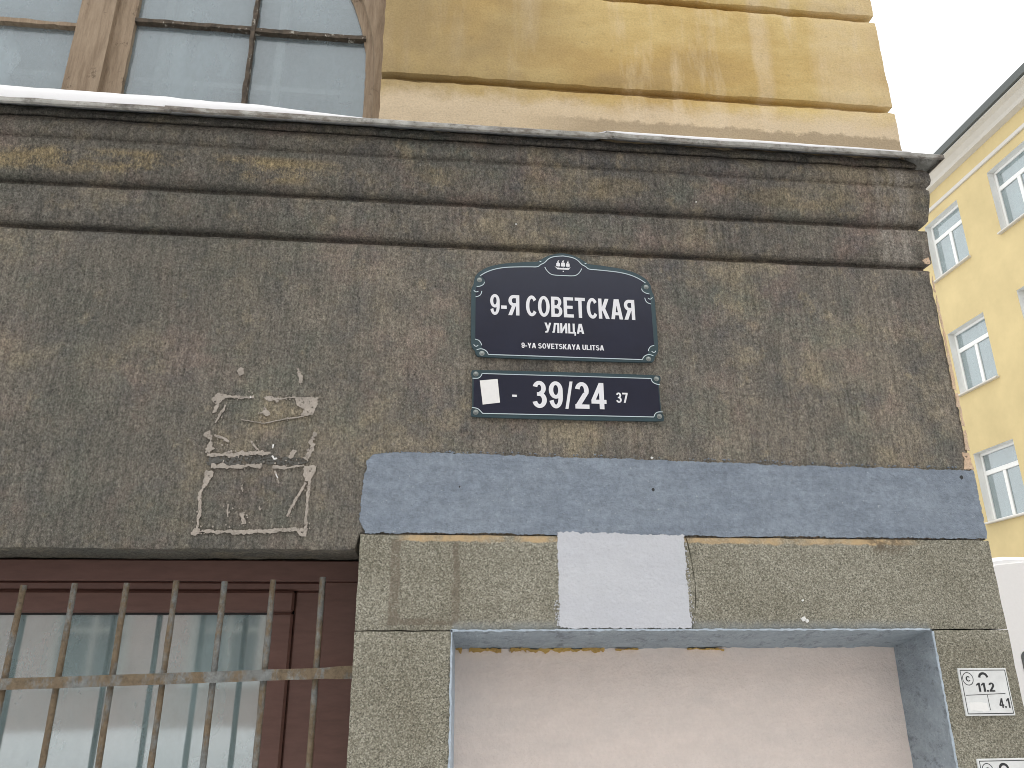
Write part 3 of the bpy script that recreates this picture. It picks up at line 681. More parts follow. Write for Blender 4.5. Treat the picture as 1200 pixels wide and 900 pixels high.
def jbox(bm, x0, x1, y0, y1, z0, z1, jit=.002, step=.03, axis='z'):
    """bar with worn, slightly wavy arrises"""
    L0, L1 = (z0, z1) if axis == 'z' else (x0, x1); n = max(2, int((L1-L0)/step)); rows = []
    for i in range(n+1):
        t = L0+(L1-L0)*i/n; row = []
        for q, (a, b) in enumerate(((0, 0), (1, 0), (1, 1), (0, 1))):
            w = jit*(noise.noise(Vector((t*16, q*5+x0, z0)))+.7*noise.noise(Vector((t*55, q*5+x0, z0+3))))
            if axis == 'z': p = ((x1 if a else x0)+w, (y1 if b else y0), t)
            else: p = (t, (y1 if b else y0), (z1 if a else z0)+w)
            row.append(bm.verts.new(p))
        rows.append(row)
    for a, b in zip(rows, rows[1:]):
        for k in range(4): bm.faces.new((a[k], a[(k+1) % 4], b[(k+1) % 4], b[k]))
    bm.faces.new(rows[0]); bm.faces.new(rows[-1])
bm = NB(); jbox(bm, -1.510, -1.372, .085, .20, 3.60, 5.20, .0015); jbox(bm, -1.3735, -1.296, .112, .20, 3.60, 5.20, .004)
link('mullion', bm, 'wood', W1, smooth=30)
for (x0, x1, z0, z1, ax, dark) in ((-.8195, -.8025, 3.60, 5.05, 'z', 'wood_dark'), (-2.11, -2.087, 3.60, 5.0, 'z', 'wood_dark')):
    bm = NB(); jbox(bm, x0, x1, .108, .16, z0, z1, .004, .02, ax); link('muntin', bm, dark, W1)
for (x0, x1, z, w) in ((-1.297, -.80, 4.176, .0), (-.823, -.335, 4.168, .0), (-1.297, -.345, 4.70, .0), (-2.58, -1.509, 4.126, 0), (-2.5, -1.509, 4.70, 0)):
    bm = NB(); jbox(bm, x0, x1, .110, .155, z-.009, z+.009, .0045, .02, 'x'); link('muntin', bm, 'wood_dark' if x0 > -1.4 else 'wood', W1)
for (x0, x1) in ((-1.31, -.81), (-.81, -.30), (-2.1, -1.49), (-2.62, -2.1)):
    for z0, z1 in ((3.60, 4.17), (4.17, 4.70), (4.70, 5.12)):
        if (x0 < -2.2 or x1 > -.4) and z0 > 4.6: z1 = 4.95
        if x0 < -1.4: z0, z1 = (z0-.04 if z0 > 3.7 else z0), (z1-.04 if z1 < 4.6 else z1)
        bm = NB(); add_box(bm, x0+.001, x1-.001, .136, .139, z0+.001, z1-.001); link('pane', bm, 'glass_old', W1)
bm = NB()
for x in (-2.60, -2.12, -1.62, -1.26, -.748, -.30): jbox(bm, x-.018, x+.018, .34, .38, 3.58, 5.1, .001)
for z in (3.60, 4.062, 4.60): jbox(bm, -2.62, -.28, .345, .375, z-.014, z+.014, .001, .05, 'x')
link('inner_sash', bm, 'inner', W1)
bm = NB()
for (a, b) in (((-2.75, .33, 3.56), (-2.70, 2.18, 5.35)), ((-.262, .33, 3.56), (-.21, 2.18, 5.35)), ((-2.70, 1.30, 3.56), (-.262, 1.34, 5.35)), ((-2.70, .33, 5.31), (-.262, 1.3, 5.35)), ((-2.70, .325, 3.55), (-.262, 1.3, 3.575))):
    add_box(bm, a[0], b[0], a[1], b[1], a[2], b[2])
link('room_lining', bm, 'room', W1)
bm = NB()
for x0, x1 in ((-1.30, -1.20), (-1.68, -1.62)): jbox(bm, x0, x1, .42, .45, 3.58, 5.2, .01)
link('curtain', bm, 'curtain', W1)
bm = NB()      # pale crumpled insulation stuffed behind the left pane
bmesh.ops.create_icosphere(bm, subdivisions=4, radius=1.0)
for v in bm.verts:
    d = 1+.35*noise.noise(v.co*2.1)+.22*noise.noise(v.co*5.5); v.co = Vector((-1.90+v.co.x*.13*d, .175+v.co.y*.03*d, 3.95+v.co.z*.19*d))
link('stuffing', bm, 'residue_white', W1, smooth=80)

# ------------------------------------------------------------------ barred lower window
LX0, LX1, LZ0, LZ1 = -3.0, -.236, .62, 1.953
def ring(bm, x0, x1, z0, z1, w, y0, y1, wt=None, bev=.004):
    wt = wt or w
    add_box(bm, x0, x1, y0, y1, z1-wt, z1, bev); add_box(bm, x0, x1, y0, y1, z0, z0+w, bev)
    add_box(bm, x0, x0+w, y0+.0005, y1, z0+w+.0005, z1-wt-.0005, bev); add_box(bm, x1-w, x1, y0+.0005, y1, z0+w+.0005, z1-wt-.0005, bev)
bm = NB(); ring(bm, LX0, LX1, LZ0, LZ1, .118, .25, .33, .072)
W2 = link('window', bm, 'brown', B); W2['label'] = 'brown framed lower window with mirrored glass behind bars'
bm = NB(); ring(bm, LX0+.119, LX1-.119, LZ0+.119, LZ1-.073, .10, .263, .33, .03, .006); link('frame_rebate', bm, 'brown', W2)
bm = NB(); ring(bm, LX0+.22, LX1-.22, LZ0+.22, LZ1-.104, .082, .248, .325, .072, .008); link('sash', bm, 'brown', W2)
bm = NB(); ring(bm, LX0+.3025, LX1-.3025, LZ0+.3025, LZ1-.1765, .006, .262, .30, .006, 0); link('gasket', bm, 'rubber', W2)
for x0, x1 in ((LX0+.303, LX1-.303),):
    bm = NB(); add_box(bm, x0, x1, .276, .281, LZ0+.303, LZ1-.177); link('pane', bm, 'glass_film', W2)
bm = NB(); n = 90
rows = []
for i in range(n+1):
    x = LX0+.15+(LX1-LX0-.3)*i/n; y = .40+.016*math.sin(x*34)+.01*math.sin(x*81+1); rows.append((bm.verts.new((x, y, .64)), bm.verts.new((x, y, 1.93))))
for a, b in zip(rows, rows[1:]): bm.faces.new((a[0], b[0], b[1], a[1]))
link('curtain', bm, 'curtain', W2, smooth=80)
bm = NB()
for a in ((-3.1, -3.02, .331, 1.3, .5, 2.05), (-.225, -.205, .331, 1.3, .5, 2.05), (-3.02, -.225, 1.2, 1.3, .5, 2.05), (-3.02, -.225, .331, 1.2, 1.97, 2.05), (-3.02, -.225, .331, 1.2, .5, .6)): add_box(bm, *a)
link('room_lining', bm, 'room', W2)

# ------------------------------------------------------------------ iron grille: free-ended rods welded to a flat crossbar
GR = thing('window_grille', (-1.4, .08, .70), 'rusty iron bar grille across the brown framed lower window', 'window grille')
tops_ = [(-.344, 1.879), (-.503, 1.870), (-.657, 1.864), (-.809, 1.866), (-.962, 1.858), (-1.121, 1.857), (-1.275, 1.850), (-1.432, 1.852), (-1.588, 1.85), (-1.745, 1.846), (-1.90, 1.85), (-2.06, 1.845), (-2.215, 1.845), (-2.37, 1.84), (-2.53, 1.84), (-2.69, 1.84)]
for k, (x, z) in enumerate(tops_):
    pts = []; lean = random.uniform(-.004, .004)
    for i in range(25):
        t = i/24; zz = .72+(z-.72)*t
        pts.append((x+lean*(1-t)*.9+.0015*noise.noise(Vector((zz*5, k*3, 0))), .088+.002*noise.noise(Vector((zz*4, k*7, 2))), zz))
    bm = NB(); tube(bm, pts, .0100, 8, .12); link('rod', bm, 'bar', GR, smooth=60)
for zl, zr in ((1.556, 1.583), (.86, .87)):
    bm = NB(); n = 60; rows = []
    for i in range(n+1):
        x = -3.0+(-.222+3.0)*i/n; zc = pl([(-3.0, zl-.03), (-1.28, zl), (-.235, zr), (-.2, zr)], x)+.0012*noise.noise(Vector((x*7, 0, 0)))
        h = .0165 if x < -.31 else .0195
        rows.append([bm.verts.new((x, yy, zc+s_*h)) for yy, s_ in ((.064, -1), (.064, 1), (.0775, 1), (.0775, -1))])
    for a, b in zip(rows, rows[1:]):
        for k in range(4): bm.faces.new((a[k], a[(k+1) % 4], b[(k+1) % 4], b[k]))
    bm.faces.new(rows[0]); bm.faces.new(rows[-1]); link('crossbar', bm, 'bar', GR)

# ------------------------------------------------------------------ snow lying on the flashing
HS = [(-4, .062), (-1.9, .058), (-1.573, .056), (-1.0, .050), (-.7, .040), (-.45, .020), (-.30, .006), (-.26, .003), (.60, .0025), (.655, .003), (.70, .008), (.85, .012), (1.15, .014), (1.5, .011), (1.8, .007), (1.97, .003), (2.0, .003)]
bm = NB(); rows = []; x = -4.0
while x <= 1.955:
    h = pl(HS, x)*(1+.12*noise.noise(Vector((x*5, 0, 0)))+.06*noise.noise(Vector((x*19, 1, 0)))); w3 = .0045+(.009*math.exp(-max(0, x-.655)/.11) if x > .655 else 0)+.004
    zf = 3.580+(w3 if x > .64 else .003)+.0035*noise.noise(Vector((x*2.6, 1 if x < -1.02 else 2 if x < .66 else 3, 0)))
    rows.append([bm.verts.new((x, -o, z)) for o, z in ((.093, zf-.004), (.0945, zf+h*.35), (.091, zf+h*.8), (.082, zf+h), (.045, zf+h*1.05+.022), (.004, zf+h*1.0+.058), (.004, zf+.03))]); x += .02
for a, b in zip(rows, rows[1:]):
    for k in range(6): bm.faces.new((a[k], b[k], b[k+1], a[k+1]))
    bm.faces.new((a[6], b[6], b[0], a[0]))
bm.faces.new(rows[0]); bm.faces.new(rows[-1])
tag(link('snow', bm, 'snow', None, smooth=70), 'thin white snow lying along the rusty metal ledge', 'snow', kind='stuff')

# ------------------------------------------------------------------ lettering
def gR(x0, z0, x1, z1): return ('p', [(x0, z0), (x1, z0), (x1, z1), (x0, z1)])
def gD(x0, z0, x1, z1, w=.20): return ('p', [(x0-w/2, z0), (x0+w/2, z0), (x1+w/2, z1), (x1-w/2, z1)])
def gP(*p): return ('p', list(p))
def gA(cx, cz, rx, rz, a0, a1, tx=.19, tz=.155): return ('a', cx, cz, rx, rz, a0, a1, tx, tz)
ST = gR(0, 0, .19, 1)
GL = {
 'О': (.66, [gA(.33, .5, .33, .515, 0, 360)]), 'С': (.59, [gA(.325, .5, .325, .515, 38, 322)]),
 '9': (.53, [gA(.265, .68, .265, .33, 0, 360, .17, .14), gA(.265, .40, .265, .415, -160, 5, .17, .14), gR(.36, .40, .53, .68)]),
 '3': (.54, [gA(.26, .735, .25, .275, -90, 165, .175, .145), gA(.265, .285, .275, .30, -165, 90, .18, .145), gR(.17, .44, .28, .575)]),
 '2': (.54, [gA(.27, .70, .265, .31, -28, 170, .18, .145), gD(.13, .15, .425, .60, .215), gR(0, 0, .54, .16)]),
 '4': (.58, [gR(.31, 0, .49, 1), gR(0, .205, .58, .355), gD(.085, .35, .395, 1.0, .165)]),
 '7': (.53, [gR(0, .84, .53, 1), gD(.19, 0, .43, .845, .18)]), '1': (.40, [gR(.2, 0, .39, 1), gP((.02, .66), (.21, .80), (.21, .98), (.02, .82))]),
 '/': (.30, [gD(.06, -.02, .25, 1.02, .115)]), '-': (.31, [gR(0, .30, .31, .46)]), '.': (.18, [gR(0, 0, .18, .18)]), ' ': (.20, []),
 'Я': (.62, [gR(.43, 0, .62, 1), gA(.30, .72, .29, .28, 90, 270), gR(.29, .845, .44, 1), gR(.29, .44, .44, .595), gD(.105, 0, .305, .45, .215)]),
 'В': (.62, [ST, gA(.33, .74, .25, .26, -90, 90, .18, .15), gR(.18, .85, .34, 1), gR(.18, .43, .36, .575), gR(.18, 0, .35, .155), gA(.34, .2875, .28, .2875, -90, 90, .185, .155)]),
 'Е': (.56, [ST, gR(.18, .845, .55, 1), gR(.18, .43, .51, .58), gR(.18, 0, .565, .155)]), 'Т': (.58, [gR(0, .845, .58, 1), gR(.195, 0, .385, .85)]),
 'К': (.62, [ST, gD(.245, .44, .49, 1.0, .215), gD(.51, 0, .25, .56, .215), gR(.18, .40, .30, .58)]),
 'А': (.67, [gD(.10, 0, .295, 1, .2), gD(.57, 0, .375, 1, .2), gR(.17, .2, .50, .345)]),
 'У': (.62, [gD(.22, .02, .52, 1, .19), gD(.10, 1, .32, .30, .2), gR(.05, 0, .24, .15)]),
 'Л': (.64, [gR(.45, 0, .64, 1), gR(.15, .845, .46, 1), gD(.13, .03, .235, .86, .18), gR(0, 0, .15, .15)]),
 'И': (.64, [ST, gR(.45, 0, .64, 1), gD(.11, .10, .53, .90, .19)]), 'Ц': (.70, [ST, gR(.42, 0, .61, 1), gR(.18, 0, .70, .155), gR(.56, -.2, .70, .01)]),
 'Y': (.62, [gD(.10, 1, .30, .42, .2), gD(.52, 1, .32, .42, .2), gR(.215, 0, .405, .45)]), 'V': (.62, [gD(.10, 1, .295, 0, .2), gD(.52, 1, .325, 0, .2)]),
 'S': (.58, [gA(.285, .72, .28, .285, 25, 270, .18, .15), gA(.29, .285, .29, .295, -158, 90, .18, .15), gR(.27, .43, .31, .58)]),
 'U': (.62, [gR(0, .30, .19, 1), gR(.43, .30, .62, 1), gA(.31, .30, .31, .315, 180, 360)]), 'L': (.54, [ST, gR(.18, 0, .54, .155)]), 'I': (.19, [ST])}
for a_, b_ in zip('OAETKC', 'ОАЕТКС'): GL[a_] = GL[b_]
def text(name, body, x0, x1, z0, z1, y, mat, parent, th=.0008, thin=1.0, gap=.085):
    """bold grotesque capitals fitted to x0..x1 with cap height z0..z1, standing on the plane y"""
    W = sum(GL[c][0]+gap for c in body)-gap; sx = (x1-x0)/W; sz = z1-z0; cur = 0; bm = NB(); q = 0
    for c in body:
        w, parts = GL[c]
        for p in parts:
            yy = y-th-.00004*(q % 9); q += 1
            if p[0] == 'p':
                prism(bm, [(x0+(cur+u)*sx, z0+v*sz) for u, v in p[1]], yy, y+.0003)
            else:
                _, cx, cz, rx, rz, a0, a1, tx, tz = p; n = max(6, int((a1-a0)/12)); rows = []
                tx *= thin; tz *= thin
                for i in range(n+1):
                    a = rad(a0+(a1-a0)*i/n); ca, sa = math.cos(a), math.sin(a)
                    O = (x0+(cur+cx+rx*ca)*sx, z0+(cz+rz*sa)*sz); I = (x0+(cur+cx+(rx-tx)*ca)*sx, z0+(cz+(rz-tz)*sa)*sz)
                    rows.append([bm.verts.new((O[0], yy, O[1])), bm.verts.new((I[0], yy, I[1])), bm.verts.new((I[0], y+.0003, I[1])), bm.verts.new((O[0], y+.0003, O[1]))])
                for A, C in zip(rows, rows[1:]):
                    for k in range(4): bm.faces.new((A[k], A[(k+1) % 4], C[(k+1) % 4], C[k]))
                if a1-a0 < 359: bm.faces.new(rows[0]); bm.faces.new(rows[-1])
        cur += w+gap
    return link(name, bm, mat, parent)

def bolt(x, z, y, parent, r=.0095):
    bm = NB(); disc(bm, x, z, r, y-.0015, y, 18); disc(bm, x, z, r*.62, y-.0045, y-.001, 6, .0012); return link('bolt', bm, 'bolt', parent, smooth=40)

# street name sign
S1 = thing('street_name_sign', (.479, -.01, 2.64), 'navy enamel street name sign with arched top and ship emblem', 'street sign')
half = [(.48, 3.083), (.444, 3.076), (.413, 3.063), (.392, 3.048), (.379, 3.039), (.316, 3.035), (.240, 3.024), (.190, 3.008), (.155, 2.983), (.142, 2.960), (.140, 2.934), (.132, 2.917), (.131, 2.90), (.131, 2.70), (.137, 2.678), (.147, 2.668), (.150, 2.652), (.162, 2.642)]
def mirror(h, c=.479):
    L = [(x, z) for x, z in h]; Rr = [(2*c-x, z) for x, z in reversed(h) if abs(x-c) > .004]; return L+Rr
def smoothp(P, it=2):
    for _ in range(it):
        Q = []
        for k in range(len(P)):
            a, b = Vector(P[k]), Vector(P[(k+1) % len(P)])
            Q += [tuple(a*.78+b*.22), tuple(a*.22+b*.78)]
        P = Q
    return P
def curve(P, it=2):
    for _ in range(it):
        Q = [P[0]]
        for a, b in zip(P, P[1:]): Q += [tuple(Vector(a)*.75+Vector(b)*.25), tuple(Vector(a)*.25+Vector(b)*.75)]
        P = Q+[P[-1]]
    return P
bm = NB(); prism(bm, smoothp(mirror(half)), -.0125, -.0045); link('rim', bm, 'teal', S1)
field = [(.48, 3.069), (.444, 3.065), (.423, 3.055), (.407, 3.035), (.392, 3.028), (.382, 3.017), (.351, 3.016), (.301, 3.013), (.255, 3.009), (.215, 2.999), (.185, 2.985), (.166, 2.971), (.182, 2.952), (.178, 2.934), (.166, 2.926), (.149, 2.921), (.1475, 2.89), (.1475, 2.715), (.158, 2.709), (.168, 2.698), (.171, 2.68), (.186, 2.670), (.193, 2.661), (.195, 2.653)]
bm = NB(); prism(bm, mirror(field), -.0140, -.0120); link('face_panel', bm, 'navy', S1)
bm = NB(); Y1 = -.0140
top = [(.163, 2.969), (.185, 2.985), (.215, 2.999), (.255, 3.009), (.301, 3.013), (.351, 3.016), (.382, 3.0165), (.392, 3.028), (.407, 3.035), (.423, 3.055), (.444, 3.065), (.479, 3.069)]
tl = curve(top)+[(.958-x, z) for x, z in reversed(curve(top))][1:]
def both(P, w):
    P = curve(P); ribbon(bm, P, w, Y1, .0006, 0, 0, .01, .0005); ribbon(bm, [(.958-x, z) for x, z in P], w, Y1, .0006, 0, 0, .01, .0005)
ribbon(bm, tl, .0032, Y1, .0006, 0, 0, .01, .0005)
both([(.408, 3.018), (.414, 3.005), (.427, 2.990), (.442, 2.985), (.479, 2.985)], .0028)
both([(.153, 2.670), (.168, 2.675), (.182, 2.671), (.192, 2.662), (.195, 2.653)], .0028); ribbon(bm, [(.195, 2.653), (.763, 2.653)], .0030, Y1, .0006, 0, 0, .05, .0005)
for P in ([(.147, 2.711), (.160, 2.708), (.168, 2.698), (.171, 2.688)], [(.142, 2.690), (.146, 2.684), (.153, 2.683), (.158, 2.688)], [(.180, 2.944), (.177, 2.934), (.166, 2.926), (.151, 2.923)], [(.170, 2.906), (.168, 2.895), (.161, 2.885), (.147, 2.881)], [(.140, 2.909), (.145, 2.902), (.152, 2.901), (.157, 2.905)]):
    both(P, .0028)
for x in (.392, .566): prism(bm, [(x-.005, 3.0435), (x+.005, 3.0435), (x, 3.0385)], -.0132, -.0120)
link('border_line', bm, 'line', S1)
bm = NB()
prism(bm, [(.446, 3.023), (.457, 3.0105), (.500, 3.0105), (.507, 3.022), (.500, 3.018), (.480, 3.0165), (.456, 3.0175)], -.0147, -.0139)
for mx, w in ((.4595, .0075), (.4785, .008), (.4970, .007)):
    t = .002 if mx > .47 and mx < .49 else 0
    prism(bm, [(mx-w, 3.0255), (mx-w*.8, 3.0235), (mx+w*.8, 3.0235), (mx+w, 3.0255), (mx+w*.9, 3.0375+t), (mx-w*.9, 3.0375+t)], -.0147, -.0139)
    prism(bm, [(mx-w*.5, 3.039+t), (mx+w*.5, 3.039+t), (mx+w*.4, 3.044+t), (mx-w*.4, 3.044+t)], -.0147, -.0139)
    prism(bm, [(mx-.0007, 3.017), (mx+.0007, 3.017), (mx+.0007, 3.047+t), (mx-.0007, 3.047+t)], -.0144, -.0139)
    prism(bm, [(mx, 3.0462+t), (mx+.0055, 3.0476+t), (mx, 3.0492+t)], -.0147, -.0139)
disc(bm, .4785, 3.003, .0022, -.0147, -.0139, 10)
link('ship_emblem', bm, 'white_enamel', S1)
text('lettering', '9-Я СОВЕТСКАЯ', .201, .746, 2.8118, 2.8945, -.0139, 'white_enamel', S1)
text('lettering', 'УЛИЦА', .402, .549, 2.7472, 2.7872, -.0139, 'white_enamel', S1)
text('lettering', '9-YA SOVETSKAYA ULITSA', .3155, .6205, 2.6835, 2.7038, -.0139, 'white_enamel', S1)
for x, z in ((.161, 2.952), (.797, 2.952), (.172, 2.657), (.786, 2.657)): bolt(x, z, -.0122, S1)

# house number sign
S2 = thing('house_number_sign', (.481, -.01, 2.414), 'long navy enamel house number plate reading 39/24 under the street sign', 'number sign')
h2 = [(.140, 2.594), (.822, 2.5955), (.827, 2.587), (.825, 2.572), (.818, 2.565), (.8195, 2.45), (.826, 2.444), (.828, 2.428), (.824, 2.416), (.140, 2.4155), (.134, 2.425), (.135, 2.442), (.1395, 2.449), (.1395, 2.562), (.135, 2.57), (.134, 2.585)]
bm = NB(); prism(bm, smoothp(h2), -.0125, -.0045); link('rim', bm, 'teal', S2)
f2 = [(.1435, 2.560), (.161, 2.560), (.170, 2.570), (.173, 2.579), (.790, 2.580), (.793, 2.567), (.806, 2.559), (.8145, 2.557), (.8155, 2.453), (.808, 2.453), (.796, 2.447), (.790, 2.433), (.176, 2.430), (.169, 2.438), (.159, 2.448), (.1435, 2.450)]
bm = NB(); prism(bm, f2, -.0140, -.0120); link('face_panel', bm, 'navy', S2)
bm = NB()
ribbon(bm, curve([(.139, 2.560), (.161, 2.560), (.170, 2.570), (.173, 2.579)])+[(.790, 2.580)]+curve([(.790, 2.580), (.793, 2.567), (.806, 2.559), (.822, 2.557)])[1:], .0028, Y1, .0006, 0, 0, .02, .0005)
ribbon(bm, curve([(.138, 2.451), (.159, 2.448), (.169, 2.438), (.176, 2.430)])+[(.790, 2.433)]+curve([(.790, 2.433), (.796, 2.447), (.808, 2.453), (.824, 2.453)])[1:], .0028, Y1, .0006, 0, 0, .02, .0005)
link('border_line', bm, 'line', S2)
text('lettering', '39/24', .353, .620, 2.457, 2.5565, -.0139, 'white_enamel', S2)
text('lettering', '37', .656, .699, 2.4835, 2.5215, -.0139, 'white_enamel', S2)
bm = NB(); prism(bm, [(.280, 2.4945), (.297, 2.4945), (.297, 2.5025), (.280, 2.5025)], -.0147, -.0139); link('dash', bm, 'white_enamel', S2)
bm = NB(); prism(bm, [(.1650, 2.552), (.1760, 2.4625), (.2370, 2.4715), (.2285, 2.5600)], -.0150, -.0138)
link('sticker', bm, 'paper', S2)['label'] = 'blank white paper sticker pasted crooked'
for x, z in ((.151, 2.577), (.810, 2.580), (.152, 2.434), (.811, 2.436)): bolt(x, z, -.0122, S2)

# survey marker plates on the right granite jamb
def plate(x0, x1, z0, z1, label, full):
    P = thing('hydrant_marker_plate', ((x0+x1)/2, -.01, z0), label, 'marker plate', 'white marker plates on the granite jamb')
    bm = NB(); add_box(bm, x0, x1, -.0135, -.0055, z0, z1, .0015); link('panel', bm, 'plate', P)
    y = -.0135; bm = NB(); w = x1-x0; h = z1-z0
    def X(t): return x0+w*t
    def Z(t): return z0+h*t
    def L(a, b, wd=.0022): ribbon(bm, [(X(a[0]), Z(a[1])), (X(b[0]), Z(b[1]))], wd, y, .0004, 0, 0, .05, .0004)
    L((.035, .955), (.965, .955)); L((.035, .045), (.965, .045), .0026); L((.035, .045), (.035, .955)); L((.965, .045), (.965, .955))
    if full: L((.06, .43), (.88, .46), .0018); L((.50, .43), (.505, .12), .0018)
    else: L((.06, .43), (.93, .43), .0018); L((.50, .43), (.50, .12), .0018)
    cx, cz = X(.165), Z(.775); ribbon(bm, [(cx+.0185*math.cos(t*.2618), cz+.0195*math.sin(t*.2618)) for t in range(25)], .0022, y, .0004, 0, 0, .01, .0004)
    cx, cz = X(.49), Z(.80); ribbon(bm, [(cx+.014*math.cos(t*math.pi/12), cz+.013*math.sin(t*math.pi/12)) for t in range(13)], .0075, y, .0004, 0, 0, .01, .0004)
    link('ruled_line', bm, 'ink', P)
    text('lettering', 'С', X(.12), X(.21), Z(.72), Z(.83), y+.0002, 'ink', P)
    if full:
        text('lettering', '11.2', X(.31), X(.68), Z(.50), Z(.69), y+.0002, 'ink', P)
        text('lettering', '4.1', X(.71), X(.93), Z(.16), Z(.36), y+.0002, 'ink', P)
        bm = NB(); ragged(bm, [(X(.10), Z(.10)), (X(.46), Z(.09)), (X(.46), Z(.27)), (X(.10), Z(.28))], y, .0003, .006, .003, 4); link('paper_scrap', bm, 'paper', P)
    return P
plate(1.769, 1.941, 1.434, 1.581, 'white marker plate marked 11.2 and 4.1 on the right granite jamb', True)
plate(1.776, 1.952, 1.160, 1.307, 'lower white marker plate cut by the bottom edge of the photo', False)

# ------------------------------------------------------------------ yellow house across the side street
XW = 14.0
YB = thing('yellow_house', (17, 17, -.13), 'yellow plastered house with white windows across the side street', 'building')
rows_z = [(1.45, 3.20), (4.90, 6.68), (8.30, 10.06), (11.68, 13.42)]
cols_y = [(14.15+2.66*k, 15.60+2.66*k) for k in range(-5, 6)]
Y0, Y1_, ZT = -1.0, 30.0, 14.5
ycuts = [Y0]+[c for ab in cols_y for c in ab]+[Y1_]; zcuts = [-.14]+[c for ab in rows_z for c in ab]+[ZT]
bm = NB()
for i in range(len(ycuts)-1):
    for j in range(len(zcuts)-1):
        if i % 2 == 1 and j % 2 == 1: continue
        bm.faces.new([bm.verts.new((XW, y, z)) for y, z in ((ycuts[i], zcuts[j]), (ycuts[i+1], zcuts[j]), (ycuts[i+1], zcuts[j+1]), (ycuts[i], zcuts[j+1]))])
for q in (((XW, Y0, -.14), (24, Y0, -.14), (24, Y0, ZT), (XW, Y0, ZT)), ((XW, Y1_, -.14), (24, Y1_, -.14), (24, Y1_, ZT), (XW, Y1_, ZT)), ((24, Y0, -.14), (24, Y1_, -.14), (24, Y1_, ZT), (24, Y0, ZT)), ((XW, Y0, ZT), (24, Y0, ZT), (24, Y1_, ZT), (XW, Y1_, ZT))):
    bm.faces.new([bm.verts.new(p) for p in q])
bmesh.ops.remove_doubles(bm, verts=bm.verts, dist=.001)
link('wall', bm, 'yb_wall', YB)
bm = NB(); pr = [(13.47, 14.45), (13.47, 14.42), (13.62, 14.38), (13.76, 14.30), (13.82, 14.24), (14.0, 14.22), (14.0, 14.45)]
a = [bm.verts.new((x, Y0-.3, z)) for x, z in pr]; b = [bm.verts.new((x, Y1_, z)) for x, z in pr]
for k in range(len(pr)): bm.faces.new((a[k], a[(k+1) % len(pr)], b[(k+1) % len(pr)], b[k]))
bm.faces.new(a); bm.faces.new(b); link('cornice', bm, 'yb_white', YB)
bm = NB(); pr = [(13.40, 14.46), (13.40, 14.66), (24.5, 17.5), (24.5, 14.46)]
a = [bm.verts.new((x, Y0-.4, z)) for x, z in pr]; b = [bm.verts.new((x, Y1_+.2, z)) for x, z in pr]
for k in range(4): bm.faces.new((a[k], a[(k+1) % 4], b[(k+1) % 4], b[k]))
bm.faces.new(a); bm.faces.new(b); link('roof', bm, 'yb_roof', YB)
box('moulding', 13.94, 14.02, Y0, Y1_, 13.69, 13.80, 'yb_white', YB, .03, 2)
proto = {}
def ywin(y0, y1, z0, z1, pane_backing):
    bm = NB(); d = .26
    add_box(bm, XW+.003, XW+d, y0-.06, y0+.001, z0, z1+.06); add_box(bm, XW+.003, XW+d, y1-.001, y1+.06, z0, z1+.06); add_box(bm, XW+.003, XW+d, y0+.002, y1-.002, z1-.001, z1+.06)
    w = link('window', bm, 'yb_pvc', YB)
    box('sill', XW-.10, XW+d, y0-.05, y1+.05, z0-.045, z0-.002, 'yb_white', w, .01)
    bm = NB(); x0, x1 = XW+.17, XW+.24; fwid = .075; zt = z0+(z1-z0)*.70; ym = (y0+y1)/2
    add_box(bm, x0, x1, y0+.001, y1-.001, z0+.001, z0+fwid, .01); add_box(bm, x0, x1, y0+.001, y1-.001, z1-fwid, z1-.001, .01)
    add_box(bm, x0+.001, x1, y0+.002, y0+fwid, z0+fwid, z1-fwid, .01); add_box(bm, x0+.001, x1, y1-fwid, y1-.002, z0+fwid, z1-fwid, .01)
    add_box(bm, x0+.002, x1, y0+fwid, y1-fwid, zt-.06, zt+.06, .01); add_box(bm, x0+.003, x1, ym-.055, ym+.055, z0+fwid, zt-.06, .01)
    link('frame', bm, 'yb_pvc', w)
    for a, b, c, e in ((y0+fwid, ym-.055, z0+fwid, zt-.06), (ym+.055, y1-fwid, z0+fwid, zt-.06), (y0+fwid, y1-fwid, zt+.06, z1-fwid)):
        bm = NB(); add_box(bm, x0+.035, x0+.041, a+.0005, b-.0005, c+.0005, e-.0005); link('pane', bm, 'glass_far', w)
    bm = NB(); add_box(bm, XW+.36, XW+.38, y0-.05, y1+.05, z0-.05, z1+.05); link('blind', bm, pane_backing, w)  # sheet behind the panes: teal blind, painted dark room, painted pale reflection
for k, (a, b) in enumerate(cols_y):
    if k < 2 or k > 8: 
        pass
    for j, (c, e) in enumerate(rows_z): ywin(a, b, c, e, ('dark_int', 'dark_int', 'teal_blind', 'curtain')[j])

# ------------------------------------------------------------------ white van parked in the side street
V = thing('parked_van', (5.85, 6.7, -.13), 'white high roofed van parked beyond the building corner', 'van')
vx0, vx1, vy0, vy1 = 4.85, 6.85, 4.0, 9.4
bm = NB(); sec = [(0, .30), (.02, .32), (0, 1.0), (-.01, 1.35), (.02, 1.9), (.06, 2.25), (.10, 2.36), (.20, 2.43), (.5, 2.46)]
def vsec(y, top=1.0, zc=None):
    L = [(vx0+dx, z) for dx, z in sec]; Rr = [(vx1-dx, z) for dx, z in reversed(sec)]
    return [bm.verts.new((x, y, min(z, zc) if zc else z)) for x, z in L+Rr]
ss = [vsec(vy0+.03), vsec(vy0), vsec(vy0+.5), vsec(7.3), vsec(8.2, zc=1.9), vsec(8.5, zc=1.3), vsec(9.3, zc=1.05), vsec(vy1, zc=.8)]
for v in ss[0]:
    c = Vector(((vx0+vx1)/2, v.co.y, 1.4)); v.co = c+(v.co-c)*.985; v.co.y = vy0
